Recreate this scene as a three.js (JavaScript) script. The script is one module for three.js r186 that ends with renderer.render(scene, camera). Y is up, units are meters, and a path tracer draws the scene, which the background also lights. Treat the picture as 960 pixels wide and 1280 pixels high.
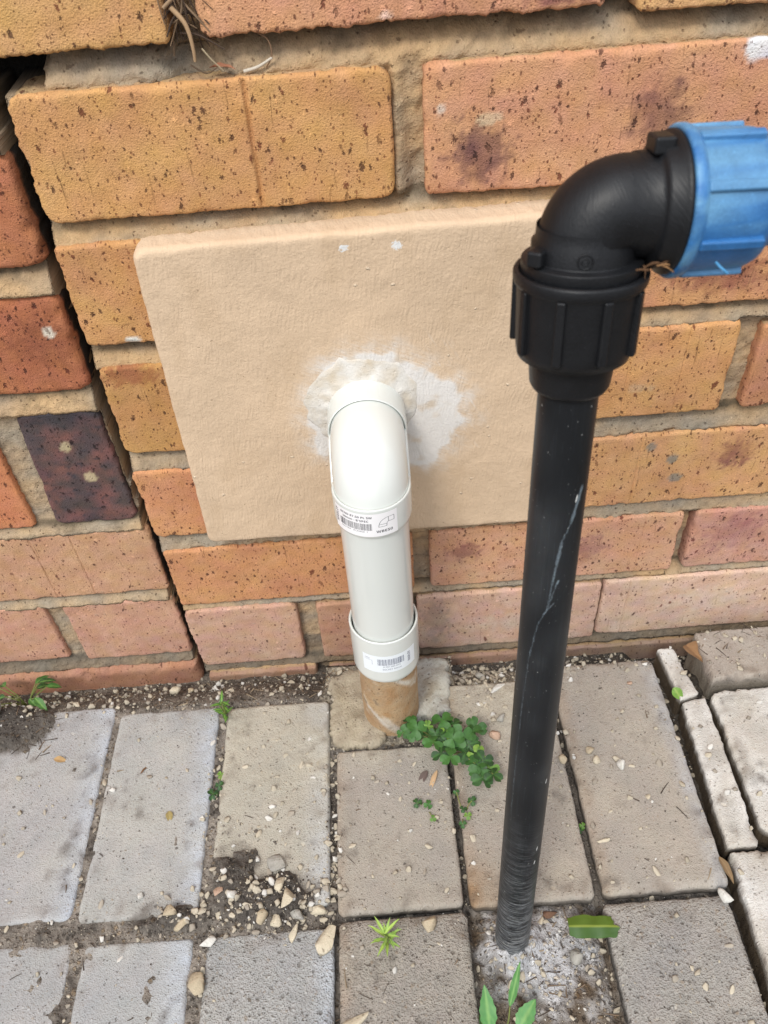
import * as THREE from 'three';
import { RoundedBoxGeometry } from 'three/addons/geometries/RoundedBoxGeometry.js';
import { ConvexGeometry } from 'three/addons/geometries/ConvexGeometry.js';
import { mergeGeometries, mergeVertices } from 'three/addons/utils/BufferGeometryUtils.js';

// ------------------------------------------------------------------ camera, sky, sun, exposure
const scene = new THREE.Scene();
const camera = new THREE.PerspectiveCamera(65.247, 3 / 4, 0.02, 400);
camera.position.set(0.0367, 0.6507, 0.4861);
camera.rotation.set(-0.7676, 0.0044, -0.0787, 'YXZ');
camera.focus = 0.58; camera.userData.fStop = 16;
const renderer = new THREE.WebGLRenderer({ antialias: true });
renderer.setSize(768, 1024);
renderer.shadowMap.enabled = true;
renderer.toneMapping = THREE.LinearToneMapping;
renderer.toneMappingExposure = 1.7;
const SUN = new THREE.Vector3(-0.3, 0.8, 0.56).normalize();
const sun = new THREE.DirectionalLight(new THREE.Color(1, 0.95, 0.87), 1.2);
sun.position.copy(SUN).multiplyScalar(4); sun.castShadow = true; sun.shadow.radius = 30;
Object.assign(sun.shadow.camera, { left: -1.2, right: 1.2, top: 1.2, bottom: -1.2, near: 0.1, far: 9 });
scene.add(sun); scene.add(sun.target);

// ------------------------------------------------------------------ noise, random
const PERM = new Uint8Array(512), GX = new Float32Array(256), GY = new Float32Array(256);
function rng(s) { let a = s | 0; return () => { a = (a + 0x6d2b79f5) | 0; let t = Math.imul(a ^ (a >>> 15), 1 | a); t = (t + Math.imul(t ^ (t >>> 7), 61 | t)) ^ t; return ((t ^ (t >>> 14)) >>> 0) / 4294967296; }; }
{ const r = rng(77), p = [...Array(256).keys()];
  for (let i = 255; i > 0; i--) { const j = Math.floor(r() * (i + 1)); [p[i], p[j]] = [p[j], p[i]]; }
  for (let i = 0; i < 512; i++) PERM[i] = p[i & 255];
  for (let i = 0; i < 256; i++) { const a = r() * Math.PI * 2; GX[i] = Math.cos(a); GY[i] = Math.sin(a); } }
// gradient noise, about -1..1; P makes it repeat after P cells
function gn(x, y, s = 0, P = 256) {
  const xi = Math.floor(x), yi = Math.floor(y), fx = x - xi, fy = y - yi;
  const x0 = ((xi % P) + P) % P, x1 = (x0 + 1) % P, y0 = ((yi % P) + P) % P, y1 = (y0 + 1) % P;
  const h = (a, b) => PERM[(PERM[(a + s * 37) & 255] + b + s * 11) & 255];
  const u = fx * fx * fx * (fx * (fx * 6 - 15) + 10), v = fy * fy * fy * (fy * (fy * 6 - 15) + 10);
  const a = h(x0, y0), b = h(x1, y0), c = h(x0, y1), d = h(x1, y1);
  const n0 = GX[a] * fx + GY[a] * fy, n1 = GX[b] * (fx - 1) + GY[b] * fy, n2 = GX[c] * fx + GY[c] * (fy - 1), n3 = GX[d] * (fx - 1) + GY[d] * (fy - 1);
  return 1.5 * (n0 + (n1 - n0) * u + (n2 - n0 + (n0 - n1 - n2 + n3) * u) * v);
}
function fb(x, y, s = 0, oct = 4, P = 256) { let v = 0, a = 0.55, f = 1; for (let i = 0; i < oct; i++) { v += a * gn(x * f, y * f, s + i, Math.min(P * f, 4096)); a *= 0.5; f *= 2; } return v; }
const clamp = (x, a = 0, b = 1) => Math.max(a, Math.min(b, x));
const sm = (a, b, x) => { const t = clamp((x - a) / (b - a)); return t * t * (3 - 2 * t); };
const lin = (v) => (v <= 0.04045 ? v / 12.92 : ((v + 0.055) / 1.055) ** 2.4);
const rgb = (r, g, b, k = 1) => [lin(r / 255) * k, lin(g / 255) * k, lin(b / 255) * k];
const mixc = (a, b, t) => [a[0] + (b[0] - a[0]) * t, a[1] + (b[1] - a[1]) * t, a[2] + (b[2] - a[2]) * t];
const mulc = (a, k) => [a[0] * k, a[1] * k, a[2] * k];

// ------------------------------------------------------------------ sky: bright overcast with thinner patches
{
  const w = 512, h = 256, d = new Float32Array(w * h * 4), v = new THREE.Vector3();
  for (let j = 0; j < h; j++) for (let i = 0; i < w; i++) {
    const el = ((j + 0.5) / h - 0.5) * Math.PI, az = ((i + 0.5) / w - 0.5) * 2 * Math.PI;
    v.set(Math.cos(el) * Math.cos(az), Math.sin(el), Math.cos(el) * Math.sin(az));
    const s = Math.max(0, v.y), px = v.x / (s + 0.35), pz = v.z / (s + 0.35);
    const c = fb(px * 1.6 + 9, pz * 1.6 + 4, 3, 5), near = Math.max(0, v.dot(SUN));
    let L = 0.32 + 0.58 * s + 0.5 * near ** 5;
    L *= 1 + 0.55 * sm(-0.1, 0.45, c) - 0.18 * sm(0, 0.4, -c);
    L *= 1 + 2.6 * sm(0.3, 0.5, fb(px * 3.1 + 2, pz * 3.1 + 7, 6, 4)) * sm(0.15, 0.5, s);
    const k = sm(0.2, -0.3, c) * 0.35, o = (j * w + i) * 4;
    const below = v.y < 0 ? 0.35 : 1;
    d[o] = L * (0.97 - 0.16 * k) * below; d[o + 1] = L * (1 - 0.05 * k) * below; d[o + 2] = L * (1.05 + 0.12 * k) * below; d[o + 3] = 1;
  }
  const sky = new THREE.DataTexture(d, w, h, THREE.RGBAFormat, THREE.FloatType);
  sky.mapping = THREE.EquirectangularReflectionMapping; sky.magFilter = THREE.LinearFilter; sky.minFilter = THREE.LinearFilter; sky.needsUpdate = true;
  scene.background = sky; scene.environment = sky;
}

// ------------------------------------------------------------------ textures: a sheet of T metres, colour factors and a height
class Sheet {
  constructor(N, T, fn) {
    this.N = N; this.T = T; this.c = new Float32Array(N * N * 3); this.h = new Float32Array(N * N);
    for (let j = 0; j < N; j++) for (let i = 0; i < N; i++) {
      const o = fn((i / N) * T, (j / N) * T), k = j * N + i;
      this.c[k * 3] = o[0]; this.c[k * 3 + 1] = o[1]; this.c[k * 3 + 2] = o[2]; this.h[k] = o[3];
    }
  }
  // an irregular spot: colour factor mixed by weight, height moved
  spot(x, y, rx, ry, ang, col, wt, dh, seed, rough = 0.5) {
    const { N, T } = this, s = N / T, R = Math.ceil(Math.max(rx, ry) * 1.7 * s) + 1, ci = Math.round(x * s), cj = Math.round(y * s), ca = Math.cos(ang), sa = Math.sin(ang);
    for (let j = -R; j <= R; j++) for (let i = -R; i <= R; i++) {
      const dx = (ci + i) / s - x, dy = (cj + j) / s - y, a = (dx * ca + dy * sa) / rx, b = (-dx * sa + dy * ca) / ry;
      const q = Math.sqrt(a * a + b * b) + rough * gn(a * 1.6 + seed * 3.1, b * 1.6 + seed * 1.7, 5) + rough * 0.5 * gn(a * 4 + seed, b * 4, 6);
      const w = 1 - sm(0.8, 1.15, q); if (w <= 0) continue;
      const k = ((((cj + j) % N) + N) % N) * N + ((((ci + i) % N) + N) % N), m = w * wt;
      for (let e = 0; e < 3; e++) this.c[k * 3 + e] += (col[e] - this.c[k * 3 + e]) * m;
      this.h[k] += dh * w;
    }
  }
  maps(repeatOne = true) {
    const { N } = this, a = new Uint8Array(N * N * 4), b = new Uint8Array(N * N * 4);
    for (let k = 0; k < N * N; k++) {
      for (let e = 0; e < 3; e++) a[k * 4 + e] = 255 * Math.pow(clamp(this.c[k * 3 + e]), 1 / 2.2);
      b[k * 4] = b[k * 4 + 1] = b[k * 4 + 2] = 255 * clamp(this.h[k]); a[k * 4 + 3] = b[k * 4 + 3] = 255;
    }
    const mk = (d, srgb) => { const t = new THREE.DataTexture(d, N, N, THREE.RGBAFormat); t.magFilter = THREE.LinearFilter; t.minFilter = THREE.LinearMipmapLinearFilter; t.generateMipmaps = true; t.wrapS = t.wrapT = repeatOne ? THREE.RepeatWrapping : THREE.ClampToEdgeWrapping; if (srgb) t.colorSpace = THREE.SRGBColorSpace; t.needsUpdate = true; return t; };
    return [mk(a, true), mk(b, false)];
  }
}
const BASE = 0.72;   // the middle factor in the sheets; vertex colours are divided by it
const per = (T, l) => Math.max(1, Math.round(T / l));
function nz(x, y, T, l, s, oct = 1) { const P = per(T, l), f = P / T; return oct > 1 ? fb(x * f, y * f, s, oct, P) : gn(x * f, y * f, s, P); }
function nz2(x, y, T, lx, ly, s) { const P = per(T, lx), Q = per(T, ly); const M = Math.max(P, Q); return gn((x * P) / T, (y * Q) / T, s, M); }   // stretched, repeats only about

function brickSheet(seed, nBig, nSmall, nPale, dust) {
  const T = 0.28, r = rng(seed);
  const S = new Sheet(1024, T, (x, y) => {
    const big = nz(x, y, T, 0.03, seed, 4), fine = nz(x, y, T, 0.0016, seed + 9, 2), sand = nz(x, y, T, 0.0007, seed + 4), drag = gn(x / 0.0012, y / 0.022, seed + 2, 4096) * sm(-0.1, 0.5, nz(x, y, T, 0.02, seed + 7));
    const k = BASE * (1 + 0.1 * big + 0.15 * fine + 0.17 * sand + 0.05 * drag), du = dust * sm(0.0, 0.6, nz(x, y, T, 0.014, seed + 13, 4) + 0.3 * fine);
    const c = mixc([k * 1.0, k * (1 + 0.05 * nz(x, y, T, 0.02, seed + 3)), k * (1 + 0.1 * nz(x, y, T, 0.012, seed + 5))], [0.86, 0.95, 1.0], du * 0.45);
    return [c[0], c[1], c[2], 0.55 + 0.1 * big + 0.14 * fine + 0.13 * sand + 0.09 * drag];
  });
  for (let i = 0; i < 60; i++) { const x = r() * T, y = r() * T, l = 0.003 + r() * 0.009; S.spot(x, y, 0.0002 + r() * 0.0002, l, (r() - 0.5) * 0.2, [0.45, 0.41, 0.38], 0.4, -0.22, r() * 90, 0.35); }
  for (let i = 0; i < nSmall; i++) { const x = r() * T, y = r() * T, R = 0.00025 + 0.0006 * r() * r(), q = r(); S.spot(x, y, R, R * (1 + r() * 1.2), (r() - 0.5) * 0.6, q < 0.55 ? [0.16, 0.1, 0.09] : q < 0.85 ? [0.3, 0.2, 0.18] : [0.95, 0.95, 0.95], 0.8, q < 0.85 ? -0.18 : 0.1, r() * 90); }
  for (let i = 0; i < nBig; i++) { const x = r() * T, y = r() * T, R = (0.0006 + 0.0010 * r() * r()) * (1 + 0.4 * nz(x, y, T, 0.05, seed + 41)), q = r(); if (nz(x, y, T, 0.04, seed + 40, 2) < -0.35 + 0.5 * r() - 0.25) continue; S.spot(x, y, R, R * (1.1 + r() * 1.3), (r() - 0.5) * 0.9, q < 0.6 ? [0.12, 0.085, 0.085] : q < 0.85 ? [0.2, 0.1, 0.09] : [0.34, 0.3, 0.28], 0.88, r() < 0.6 ? -0.4 : 0.18, r() * 90, 0.75); if (r() < 0.2) S.spot(x + 0.0008, y - 0.003, 0.0002, 0.003, 0.05, [0.45, 0.4, 0.36], 0.5, -0.15, r() * 90, 0.4); }
  for (let i = 0; i < nPale; i++) { const x = r() * T, y = r() * T, R = 0.0005 + 0.0011 * r() * r(); S.spot(x, y, R, R * (0.8 + r()), r() * 3, r() < 0.7 ? [0.98, 0.98, 1] : [0.7, 0.78, 0.85], 0.9, 0.2, r() * 90, 0.7); }
  return S.maps();
}
const TB = 0.28;
const [brickA, brickAh] = brickSheet(11, 330, 3600, 60, 0.15);
const [brickB, brickBh] = brickSheet(23, 150, 2400, 170, 0.85);

const TM = 0.25;
const [mortarC, mortarH] = (() => {
  const T = TM, r = rng(5), S = new Sheet(1024, T, (x, y) => {
    const big = nz(x, y, T, 0.025, 31, 4), f = nz(x, y, T, 0.0022, 32, 3), s = nz(x, y, T, 0.0007, 33, 2), k = BASE * (1 + 0.16 * big + 0.15 * f + 0.22 * s);
    return [k, k * (1 - 0.03 * f), k * (1 - 0.06 * big), 0.5 + 0.14 * big + 0.22 * f + 0.2 * s];
  });
  for (let i = 0; i < 1600; i++) { const R = 0.0003 + 0.0006 * r() * r(), q = r(); S.spot(r() * T, r() * T, R, R * (1 + r()), r() * 3, q < 0.5 ? [0.95, 0.95, 0.95] : [0.25, 0.22, 0.2], 0.7, q < 0.5 ? 0.25 : -0.25, r() * 90); }
  return S.maps();
})();

const TP = 0.3;
function paverSheet(seed, coarse) {
  const T = TP, r = rng(seed), S = new Sheet(1024, T, (x, y) => {
    const big = nz(x, y, T, 0.05, seed, 4), f = nz(x, y, T, 0.0024, seed + 1, 2), s = nz(x, y, T, 0.0009, seed + 2, 2), wear = sm(0, 0.5, nz(x, y, T, 0.018, seed + 6, 4));
    const k = BASE * (1 + 0.1 * big + (0.1 + 0.08 * coarse) * f + (0.22 + 0.12 * coarse) * s - 0.1 * wear * coarse);
    return [k * (1 + 0.02 * big), k, k * (1 - 0.03 * big), 0.5 + 0.1 * big + (0.13 + 0.13 * coarse) * f + (0.2 + 0.08 * coarse) * s];
  });
  const n = 3200 + 2600 * coarse;
  for (let i = 0; i < n; i++) { const R = 0.0003 + (0.0004 + 0.0007 * coarse) * r() * r(), q = r(); S.spot(r() * T, r() * T, R, R * (0.8 + 0.8 * r()), r() * 3, q < 0.42 ? [0.98, 0.97, 0.95] : q < 0.75 ? [0.3, 0.28, 0.26] : [0.62, 0.52, 0.42], 0.6, q < 0.42 ? 0.2 : q < 0.75 ? -0.3 : 0.1, r() * 90); }
  for (let i = 0; i < 22; i++) { const R = 0.0006 + 0.0009 * r(); S.spot(r() * T, r() * T, R, R * (1 + r()), r() * 3, r() < 0.6 ? [0.13, 0.11, 0.1] : [0.97, 0.95, 0.9], 0.75, -0.2, r() * 90); }
  for (let i = 0; i < 14; i++) { const R = 0.006 + 0.01 * r(); S.spot(r() * T, r() * T, R, R * (1 + r()), r() * 3, [0.56, 0.54, 0.52], 0.14, -0.03, r() * 90, 0.9); }
  return S.maps();
}
const [paveA, paveAh] = paverSheet(41, 0.15);
const [paveB, paveBh] = paverSheet(57, 1);

const TS = 0.2;
const [soilC, soilH] = (() => {
  const T = TS, r = rng(61), S = new Sheet(1024, T, (x, y) => {
    const big = nz(x, y, T, 0.02, 62, 4), f = nz(x, y, T, 0.003, 63, 3), s = nz(x, y, T, 0.0008, 64, 2), k = BASE * (1 + 0.25 * big + 0.3 * f + 0.3 * s) * 0.9;
    return [k, k * 0.98, k * 0.96, 0.45 + 0.15 * big + 0.25 * f + 0.2 * s];
  });
  for (let i = 0; i < 5200; i++) { const R = 0.0003 + 0.0012 * r() ** 3, q = r(); S.spot(r() * T, r() * T, R, R * (0.7 + r()), r() * 3, q < 0.4 ? [1, 0.98, 0.94] : q < 0.65 ? [0.8, 0.68, 0.52] : [0.2, 0.18, 0.16], 0.8, q < 0.65 ? 0.35 : -0.2, r() * 90, 0.6); }
  return S.maps();
})();

// ------------------------------------------------------------------ materials
const std = (o) => new THREE.MeshStandardMaterial({ roughness: 0.92, vertexColors: true, ...o });
const M = {
  brickA: std({ map: brickA, bumpMap: brickAh, bumpScale: 0.0016 }),
  brickB: std({ map: brickB, bumpMap: brickBh, bumpScale: 0.0014 }),
  mortar: std({ map: mortarC, bumpMap: mortarH, bumpScale: 0.0018, roughness: 1 }),
  paveA: std({ map: paveA, bumpMap: paveAh, bumpScale: 0.0022 }),
  paveB: std({ map: paveB, bumpMap: paveBh, bumpScale: 0.003 }),
  soil: std({ map: soilC, bumpMap: soilH, bumpScale: 0.003, roughness: 1 }),
  stone: std({ map: mortarC, bumpMap: mortarH, bumpScale: 0.0008, roughness: 0.95 }),
  leaf: new THREE.MeshPhysicalMaterial({ vertexColors: true, roughness: 0.6, transmission: 0.25, thickness: 0, side: THREE.DoubleSide }),
  straw: std({ roughness: 0.9 }),
};

// ------------------------------------------------------------------ naming
const used = new Map();
function numbered(n) { const k = used.get(n) || 0; used.set(n, k + 1); return k ? n + '_' + String(k).padStart(3, '0') : n; }
function thing(name, label, category, pos = [0, 0, 0], group) {
  const o = new THREE.Group(); o.name = numbered(name); o.position.set(...pos); o.userData = { label, category }; if (group) o.userData.group = group; scene.add(o); return o;
}
function mesh(name, geo, mat, parent, ud) {
  const m = new THREE.Mesh(geo, mat); m.name = parent === scene ? numbered(name) : name; m.castShadow = m.receiveShadow = true; if (ud) m.userData = ud; parent.add(m); return m;
}
function geom(pos, idx, col, uv) {
  const g = new THREE.BufferGeometry();
  g.setAttribute('position', new THREE.Float32BufferAttribute(pos, 3)); g.setIndex(idx);
  if (uv) g.setAttribute('uv', new THREE.Float32BufferAttribute(uv, 2));
  if (col) g.setAttribute('color', new THREE.Float32BufferAttribute(col, 3));
  g.computeVertexNormals(); return g;
}
function paint(g, c) { const n = g.attributes.position.count, a = new Float32Array(n * 3), p = g.attributes.position; for (let i = 0; i < n; i++) { const q = typeof c === 'function' ? c(p.getX(i), p.getY(i), p.getZ(i), i) : c; a.set(q, i * 3); } g.setAttribute('color', new THREE.BufferAttribute(a, 3)); return g; }

// ------------------------------------------------------------------ a worn slab: brick, paver or cut piece. Plane axes a, b; h towards the viewer.
function steps(L, cell, e) {
  const o = [0], n = [0.0007, 0.0016, 0.0028, 0.0044, 0.0064].filter((x) => x < L / 2 - cell && x < e * 2.2);
  o.push(...n); const a = n.length ? n[n.length - 1] : 0, k = Math.max(1, Math.round((L - 2 * a) / cell));
  for (let i = 1; i < k; i++) o.push(a + ((L - 2 * a) * i) / k);
  for (let i = n.length - 1; i >= 0; i--) o.push(L - n[i]);
  o.push(L); return o;
}
function slab({ q, cell = 0.0025, r = 0.004, ry = r, rc = 0.004, rag = [0.0008, 0.0008, 0.0008, 0.0008], ragL = 0.012, depth = 0.03, bump, col, seed = 1, T = 0.28, uvo = [0, 0], chip = 1, lift = 0, cuts = [] }) {
  const [bl, br, tr, tl] = q, D = (p, s) => Math.hypot(p[0] - s[0], p[1] - s[1]);
  const la = (D(bl, br) + D(tl, tr)) / 2, lb = (D(bl, tl) + D(br, tr)) / 2, us = steps(la, cell, r).concat(cuts.flatMap((g) => [-0.0036, -0.0026, -0.0018, -0.0011, -0.0006, 0, 0.0006, 0.0011, 0.0018, 0.0026].map((e) => g - bl[0] + e))).sort((m, n) => m - n), vs = steps(lb, cell, r), nu = us.length, nv = vs.length;
  const pos = [], c = [], uv = [], idx = [], info = [];
  const sx = seed * 1.37, sy = seed * 2.91;
  for (let j = 0; j < nv; j++) for (let i = 0; i < nu; i++) {
    let x = us[i], y = vs[j]; const d = Math.min(x, la - x, y, lb - y);
    const dx = Math.min(x, la - x), dy = Math.min(y, lb - y);
    if (dx < rc && dy < rc) { const ex = rc - dx, ey = rc - dy, L = Math.hypot(ex, ey) || 1, k = Math.max(ex, ey) / L, nx = rc - ex * k, ny = rc - ey * k; x = x < la / 2 ? nx : la - nx; y = y < lb / 2 ? ny : lb - ny; }
    const u = x / la, v = y / lb;
    let a = (bl[0] * (1 - u) + br[0] * u) * (1 - v) + (tl[0] * (1 - u) + tr[0] * u) * v, b = (bl[1] * (1 - u) + br[1] * u) * (1 - v) + (tl[1] * (1 - u) + tr[1] * u) * v;
    const e = (s, dd) => Math.exp(-dd / 0.005) * s;
    const w = (t, k) => 0.5 * gn(t / (ragL * 3) + sx, k * 7.3 + sy, 7) + 0.45 * gn(t / ragL + sx, k * 7.3 + sy, 8) + 0.4 * gn((t / ragL) * 2.7 + sx, k * 7.3 + sy, 9) + 0.3 * gn((t / ragL) * 6.1 + sx, k * 7.3 + sy, 10);
    b += e(rag[0], y) * w(a, 1) - e(rag[2], lb - y) * w(a, 3); a += -e(rag[1], la - x) * w(b, 2) + e(rag[3], x) * w(b, 4);
    const rr = r * (1 + chip * 1.6 * Math.max(0, fb(a / 0.018 + sx, b / 0.018 + sy, 4, 2) - 0.05)), hh = ry * (rr / r), t = clamp(d / rr);
    let h = -hh * (1 - Math.sqrt(Math.max(0, 1 - (1 - t) * (1 - t)))) + lift;
    if (bump) h += bump(a, b, d) * sm(0, 0.002, d);
    pos.push(a, b, h); uv.push((a + uvo[0]) / T, (b + uvo[1]) / T); c.push(...col(a, b, d, 0, 0)); info.push([a, b, h, d]);
  }
  for (let j = 0; j < nv - 1; j++) for (let i = 0; i < nu - 1; i++) { const k = j * nu + i; idx.push(k, k + 1, k + nu + 1, k, k + nu + 1, k + nu); }
  const ring = [];
  for (let i = 0; i < nu; i++) ring.push([i, 0, -1, 1]); for (let j = 1; j < nv; j++) ring.push([(j * nu) + nu - 1, 1, 0, 2]);
  for (let i = nu - 2; i >= 0; i--) ring.push([(nv - 1) * nu + i, 0, 1, 3]); for (let j = nv - 2; j > 0; j--) ring.push([j * nu, -1, 0, 4]);
  let prev = ring.map((e) => e[0]); const rows = [0.0015, 0.004, 0.008, 0.013, 0.02, 0.03, 0.045].filter((x) => x < depth - 0.002).concat(depth);
  for (const dep of rows) {
    const cur = [];
    ring.forEach(([k, nx, ny, side]) => {
      const [a, b, h] = info[k], o = 0.0008 * gn((a + b) / 0.006 + sx, (dep + a - b) / 0.006 + sy, 3) * Math.min(1, dep / 0.004);
      cur.push(pos.length / 3); pos.push(a + nx * o, b + ny * o, h - dep); uv.push((a + nx * dep + uvo[0]) / T, (b + ny * dep + uvo[1]) / T); c.push(...col(a, b, 0, side, dep));
    });
    const n = ring.length; for (let i = 0; i < n; i++) { const k = (i + 1) % n; idx.push(prev[i], cur[i], cur[k], prev[i], cur[k], prev[k]); }
    prev = cur;
  }
  return geom(pos, idx, c, uv);
}
const rect = (x0, x1, y0, y1) => [[x0, y0], [x1, y0], [x1, y1], [x0, y1]];

// ------------------------------------------------------------------ brick wall (its face is the plane z = 0)
const wall = thing('brick_wall', 'orange face-brick wall with raked tan mortar and an open vertical crack', 'wall');
const BK = 0.80 / BASE;
const MORT = rgb(196, 163, 122, 0.84 / BASE), MORTG = rgb(164, 152, 134, 0.82 / BASE), GRIME_SHADE = rgb(96, 84, 66, 0.8 / BASE);
// burn marks and splashes that stay on the bricks: x, y, rx, ry, colour, strength
const MARKS = [
  [0.108, 0.4713, 0.021, 0.02, rgb(92, 56, 62, BK), 0.85], [0.2123, 0.4861, 0.02, 0.02, rgb(98, 60, 60, BK), 0.75], [0.275, 0.378, 0.045, 0.014, rgb(130, 62, 58, BK), 0.75],
  [0.3223, 0.2166, 0.017, 0.017, rgb(140, 82, 76, BK), 0.9], [0.103, 0.1246, 0.019, 0.013, rgb(130, 72, 72, BK), 0.85], [0.215, 0.1175, 0.019, 0.018, rgb(145, 84, 88, BK), 0.75],
  [0.148, 0.553, 0.03, 0.012, rgb(120, 64, 72, BK), 0.8], [-0.139, 0.336, 0.024, 0.011, rgb(140, 66, 46, BK), 0.8], [0.345, 0.122, 0.03, 0.026, rgb(158, 92, 96, BK), 0.7],
  [-0.19, 0.365, 0.026, 0.024, rgb(120, 62, 42, BK), 0.55], [0.263, 0.5165, 0.009, 0.008, rgb(236, 236, 236, BK), 0.95], [-0.1288, 0.3636, 0.005, 0.003, rgb(238, 236, 230, BK), 0.95],
  [-0.206, 0.2736, 0.0045, 0.0045, rgb(190, 172, 136, BK), 1], [-0.1964, 0.2413, 0.0055, 0.005, rgb(196, 178, 140, BK), 1], [0.0552, 0.545, 0.004, 0.002, rgb(232, 200, 185, BK), 0.7],
  [-0.184, 0.372, 0.004, 0.005, rgb(232, 222, 205, BK), 0.9], [-0.194, 0.449, 0.006, 0.006, rgb(215, 180, 130, BK), 0.6], [-0.165, 0.46, 0.007, 0.04, rgb(120, 70, 45, BK), 0.5],
  [0.113, 0.49, 0.008, 0.004, rgb(222, 196, 160, BK), 0.7], [0.085, 0.496, 0.003, 0.003, rgb(235, 225, 205, BK), 0.7],
  [0.252, 0.232, 0.004, 0.004, rgb(150, 140, 124, BK), 0.85], [0.272, 0.217, 0.005, 0.005, rgb(150, 142, 128, BK), 0.85], [0.278, 0.196, 0.006, 0.005, rgb(146, 138, 124, BK), 0.85], [0.235, 0.29, 0.012, 0.004, rgb(205, 180, 150, BK), 0.5],
  [0.077, 0.03, 0.016, 0.036, rgb(150, 128, 116, BK), 0.7], [0.16, 0.02, 0.05, 0.016, rgb(205, 190, 172, BK), 0.45], [0.34, 0.03, 0.05, 0.02, rgb(214, 200, 182, BK), 0.45],
];
function brickColor(base, o = {}) {
  return (a, b, d, side, dep) => {
    const n = fb(a / 0.05 + 3, b / 0.04 + 7, 12, 4), n2 = fb(a / 0.012, b / 0.012, 17, 3);
    let c = mulc(base, 1 + 0.14 * n + 0.08 * n2); c = [c[0], c[1] * (1 + 0.09 * n), c[2] * (1 + 0.14 * n2)];
    if (o.red) { c = mixc(c, o.red, clamp(0.25 + 1.1 * fb(a / 0.02, b / 0.016, 21, 5)) * 0.75); c = mixc(c, [0.045, 0.042, 0.05], 0.85 * clamp(sm(0.286, 0.305, b) + sm(0.15, 0.5, fb(a / 0.009, b / 0.006, 22, 3)))); }
    for (const [x, y, rx, ry, m, k] of MARKS) { const dx = (a - x) / rx, dy = (b - y) / ry, dd = dx * dx + dy * dy; if (dd < 3.2) { const q = Math.sqrt(dd) + (rx < 0.01 ? 0.45 : 0.75) * fb(a / 0.008, b / 0.008, 25, 4) + (rx < 0.01 ? 0 : 0.35) * gn(a / 0.0024, b / 0.004, 26); c = mixc(c, m, k * (1 - sm(rx < 0.01 ? 0.8 : 0.45, 1.1, q)) * (rx < 0.012 ? 1 : clamp(0.75 + 0.5 * n2))); } }
    if (o.dust) c = mixc(c, rgb(205, 186, 168, BK), o.dust * clamp(0.45 + 0.8 * fb(a / 0.03, b / 0.02, 28, 4)) * (1 - 0.5 * sm(0, 0.06, b - (o.y0 || 0))));
    const edge = 1 - sm(0, 0.005, d);
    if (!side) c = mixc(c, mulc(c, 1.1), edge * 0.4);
    if (side === 3) c = mixc(c, MORT, clamp(0.5 + dep / 0.008)); if (side === 1) c = mixc(c, GRIME_SHADE, clamp(dep / 0.008) * 0.75); if (o.crack && side === 2) c = mixc(c, [0.035, 0.026, 0.02], clamp(0.35 + dep / 0.006)); else if (side === 2 || side === 4) c = mixc(c, mulc(c, 0.62), clamp(dep / 0.01) * (o.lessShade ? 0.2 : 0.9));  // undersides and ends darken with depth: joint shade put into the colour
    return c;
  };
}
let bseed = 1;
function brick(x0, x1, y0, y1, col, o = {}) {
  const s = bseed++, r = rng(s * 97);
  const q = o.q || [[x0 + (r() - 0.5) * 0.001, y0 + (r() - 0.5) * 0.001], [x1, y0 + (r() - 0.5) * 0.001], [x1, y1 + (r() - 0.5) * 0.001], [x0, y1]];
  const groove = o.groove || [];
  const g = slab({ q, seed: s, cell: o.cell || 0.0022, r: o.r || 0.0023, rc: o.rc || 0.0042, rag: o.rag || [0.0014, 0.0009, 0.0009, 0.0009], chip: o.chip ?? 2.2, depth: 0.034, T: TB, uvo: [r() * TB, r() * TB], lift: o.lift || 0, cuts: groove.map((e) => e[0]),
    bump: (a, b) => { let h = 0.0007 * fb(a / 0.03 + s, b / 0.03, 14, 3) + 0.00045 * fb(a / 0.006 + s, b / 0.008, 15, 2); for (const [gx, w, dp] of groove) { const t = (a - gx + 0.0004 * gn(b / 0.01, gx * 99, 3)) / w; h -= dp * Math.exp(-t * t); h += dp * 0.25 * Math.exp(-((t + 2) ** 2)); } return h; },
    col: brickColor(col, { ...o, y0 }) });
  return mesh('brick', g, o.mat || M.brickA, wall, o.label ? { label: o.label } : undefined);
}
// tones are read off under a warm light: pull them towards grey a little
const k = (r, g, b) => { const c = rgb(r, g, b, BK), y = 0.3 * c[0] + 0.59 * c[1] + 0.11 * c[2]; return mulc(mixc(c, [y, y, y], 0.11), 1.09); };
const cy = (n) => 0.0792 + n * 0.092;   // bottom of course n (0 = the course under the panel)
const H = 0.0735, RAG = [0.0016, 0.0009, 0.0009, 0.0022], B = M.brickB;
// right of the crack, from the top course down
brick(-0.285, -0.059, 0.5395, 0.613, k(212, 158, 92), { rag: [0.002, 0.0012, 0.001, 0.001] });
brick(-0.043, 0.1735, 0.5415, 0.615, k(213, 150, 106), { rag: [0.003, 0.001, 0.001, 0.0018], ragL: 0.03 });
brick(0.190, 0.412, 0.5375, 0.611, k(214, 160, 102));
brick(-0.1575, 0.0572, 0.447, 0.5205, k(209, 152, 87), { rag: [0.0014, 0.0008, 0.001, 0.0034], rc: 0.009, groove: [[-0.0243, 0.0013, 0.0021]], lessShade: 1 });
brick(0.0755, 0.2975, 0.447, 0.5205, k(212, 150, 106), { rag: [0.0014, 0.001, 0.0009, 0.001] });
brick(-0.1605, -0.02, cy(3) + 0.005, cy(3) + 0.0775, k(204, 146, 84), { rag: RAG });
brick(-0.004, 0.205, cy(3), cy(3) + H, k(205, 145, 92), { cell: 0.006 });
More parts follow.
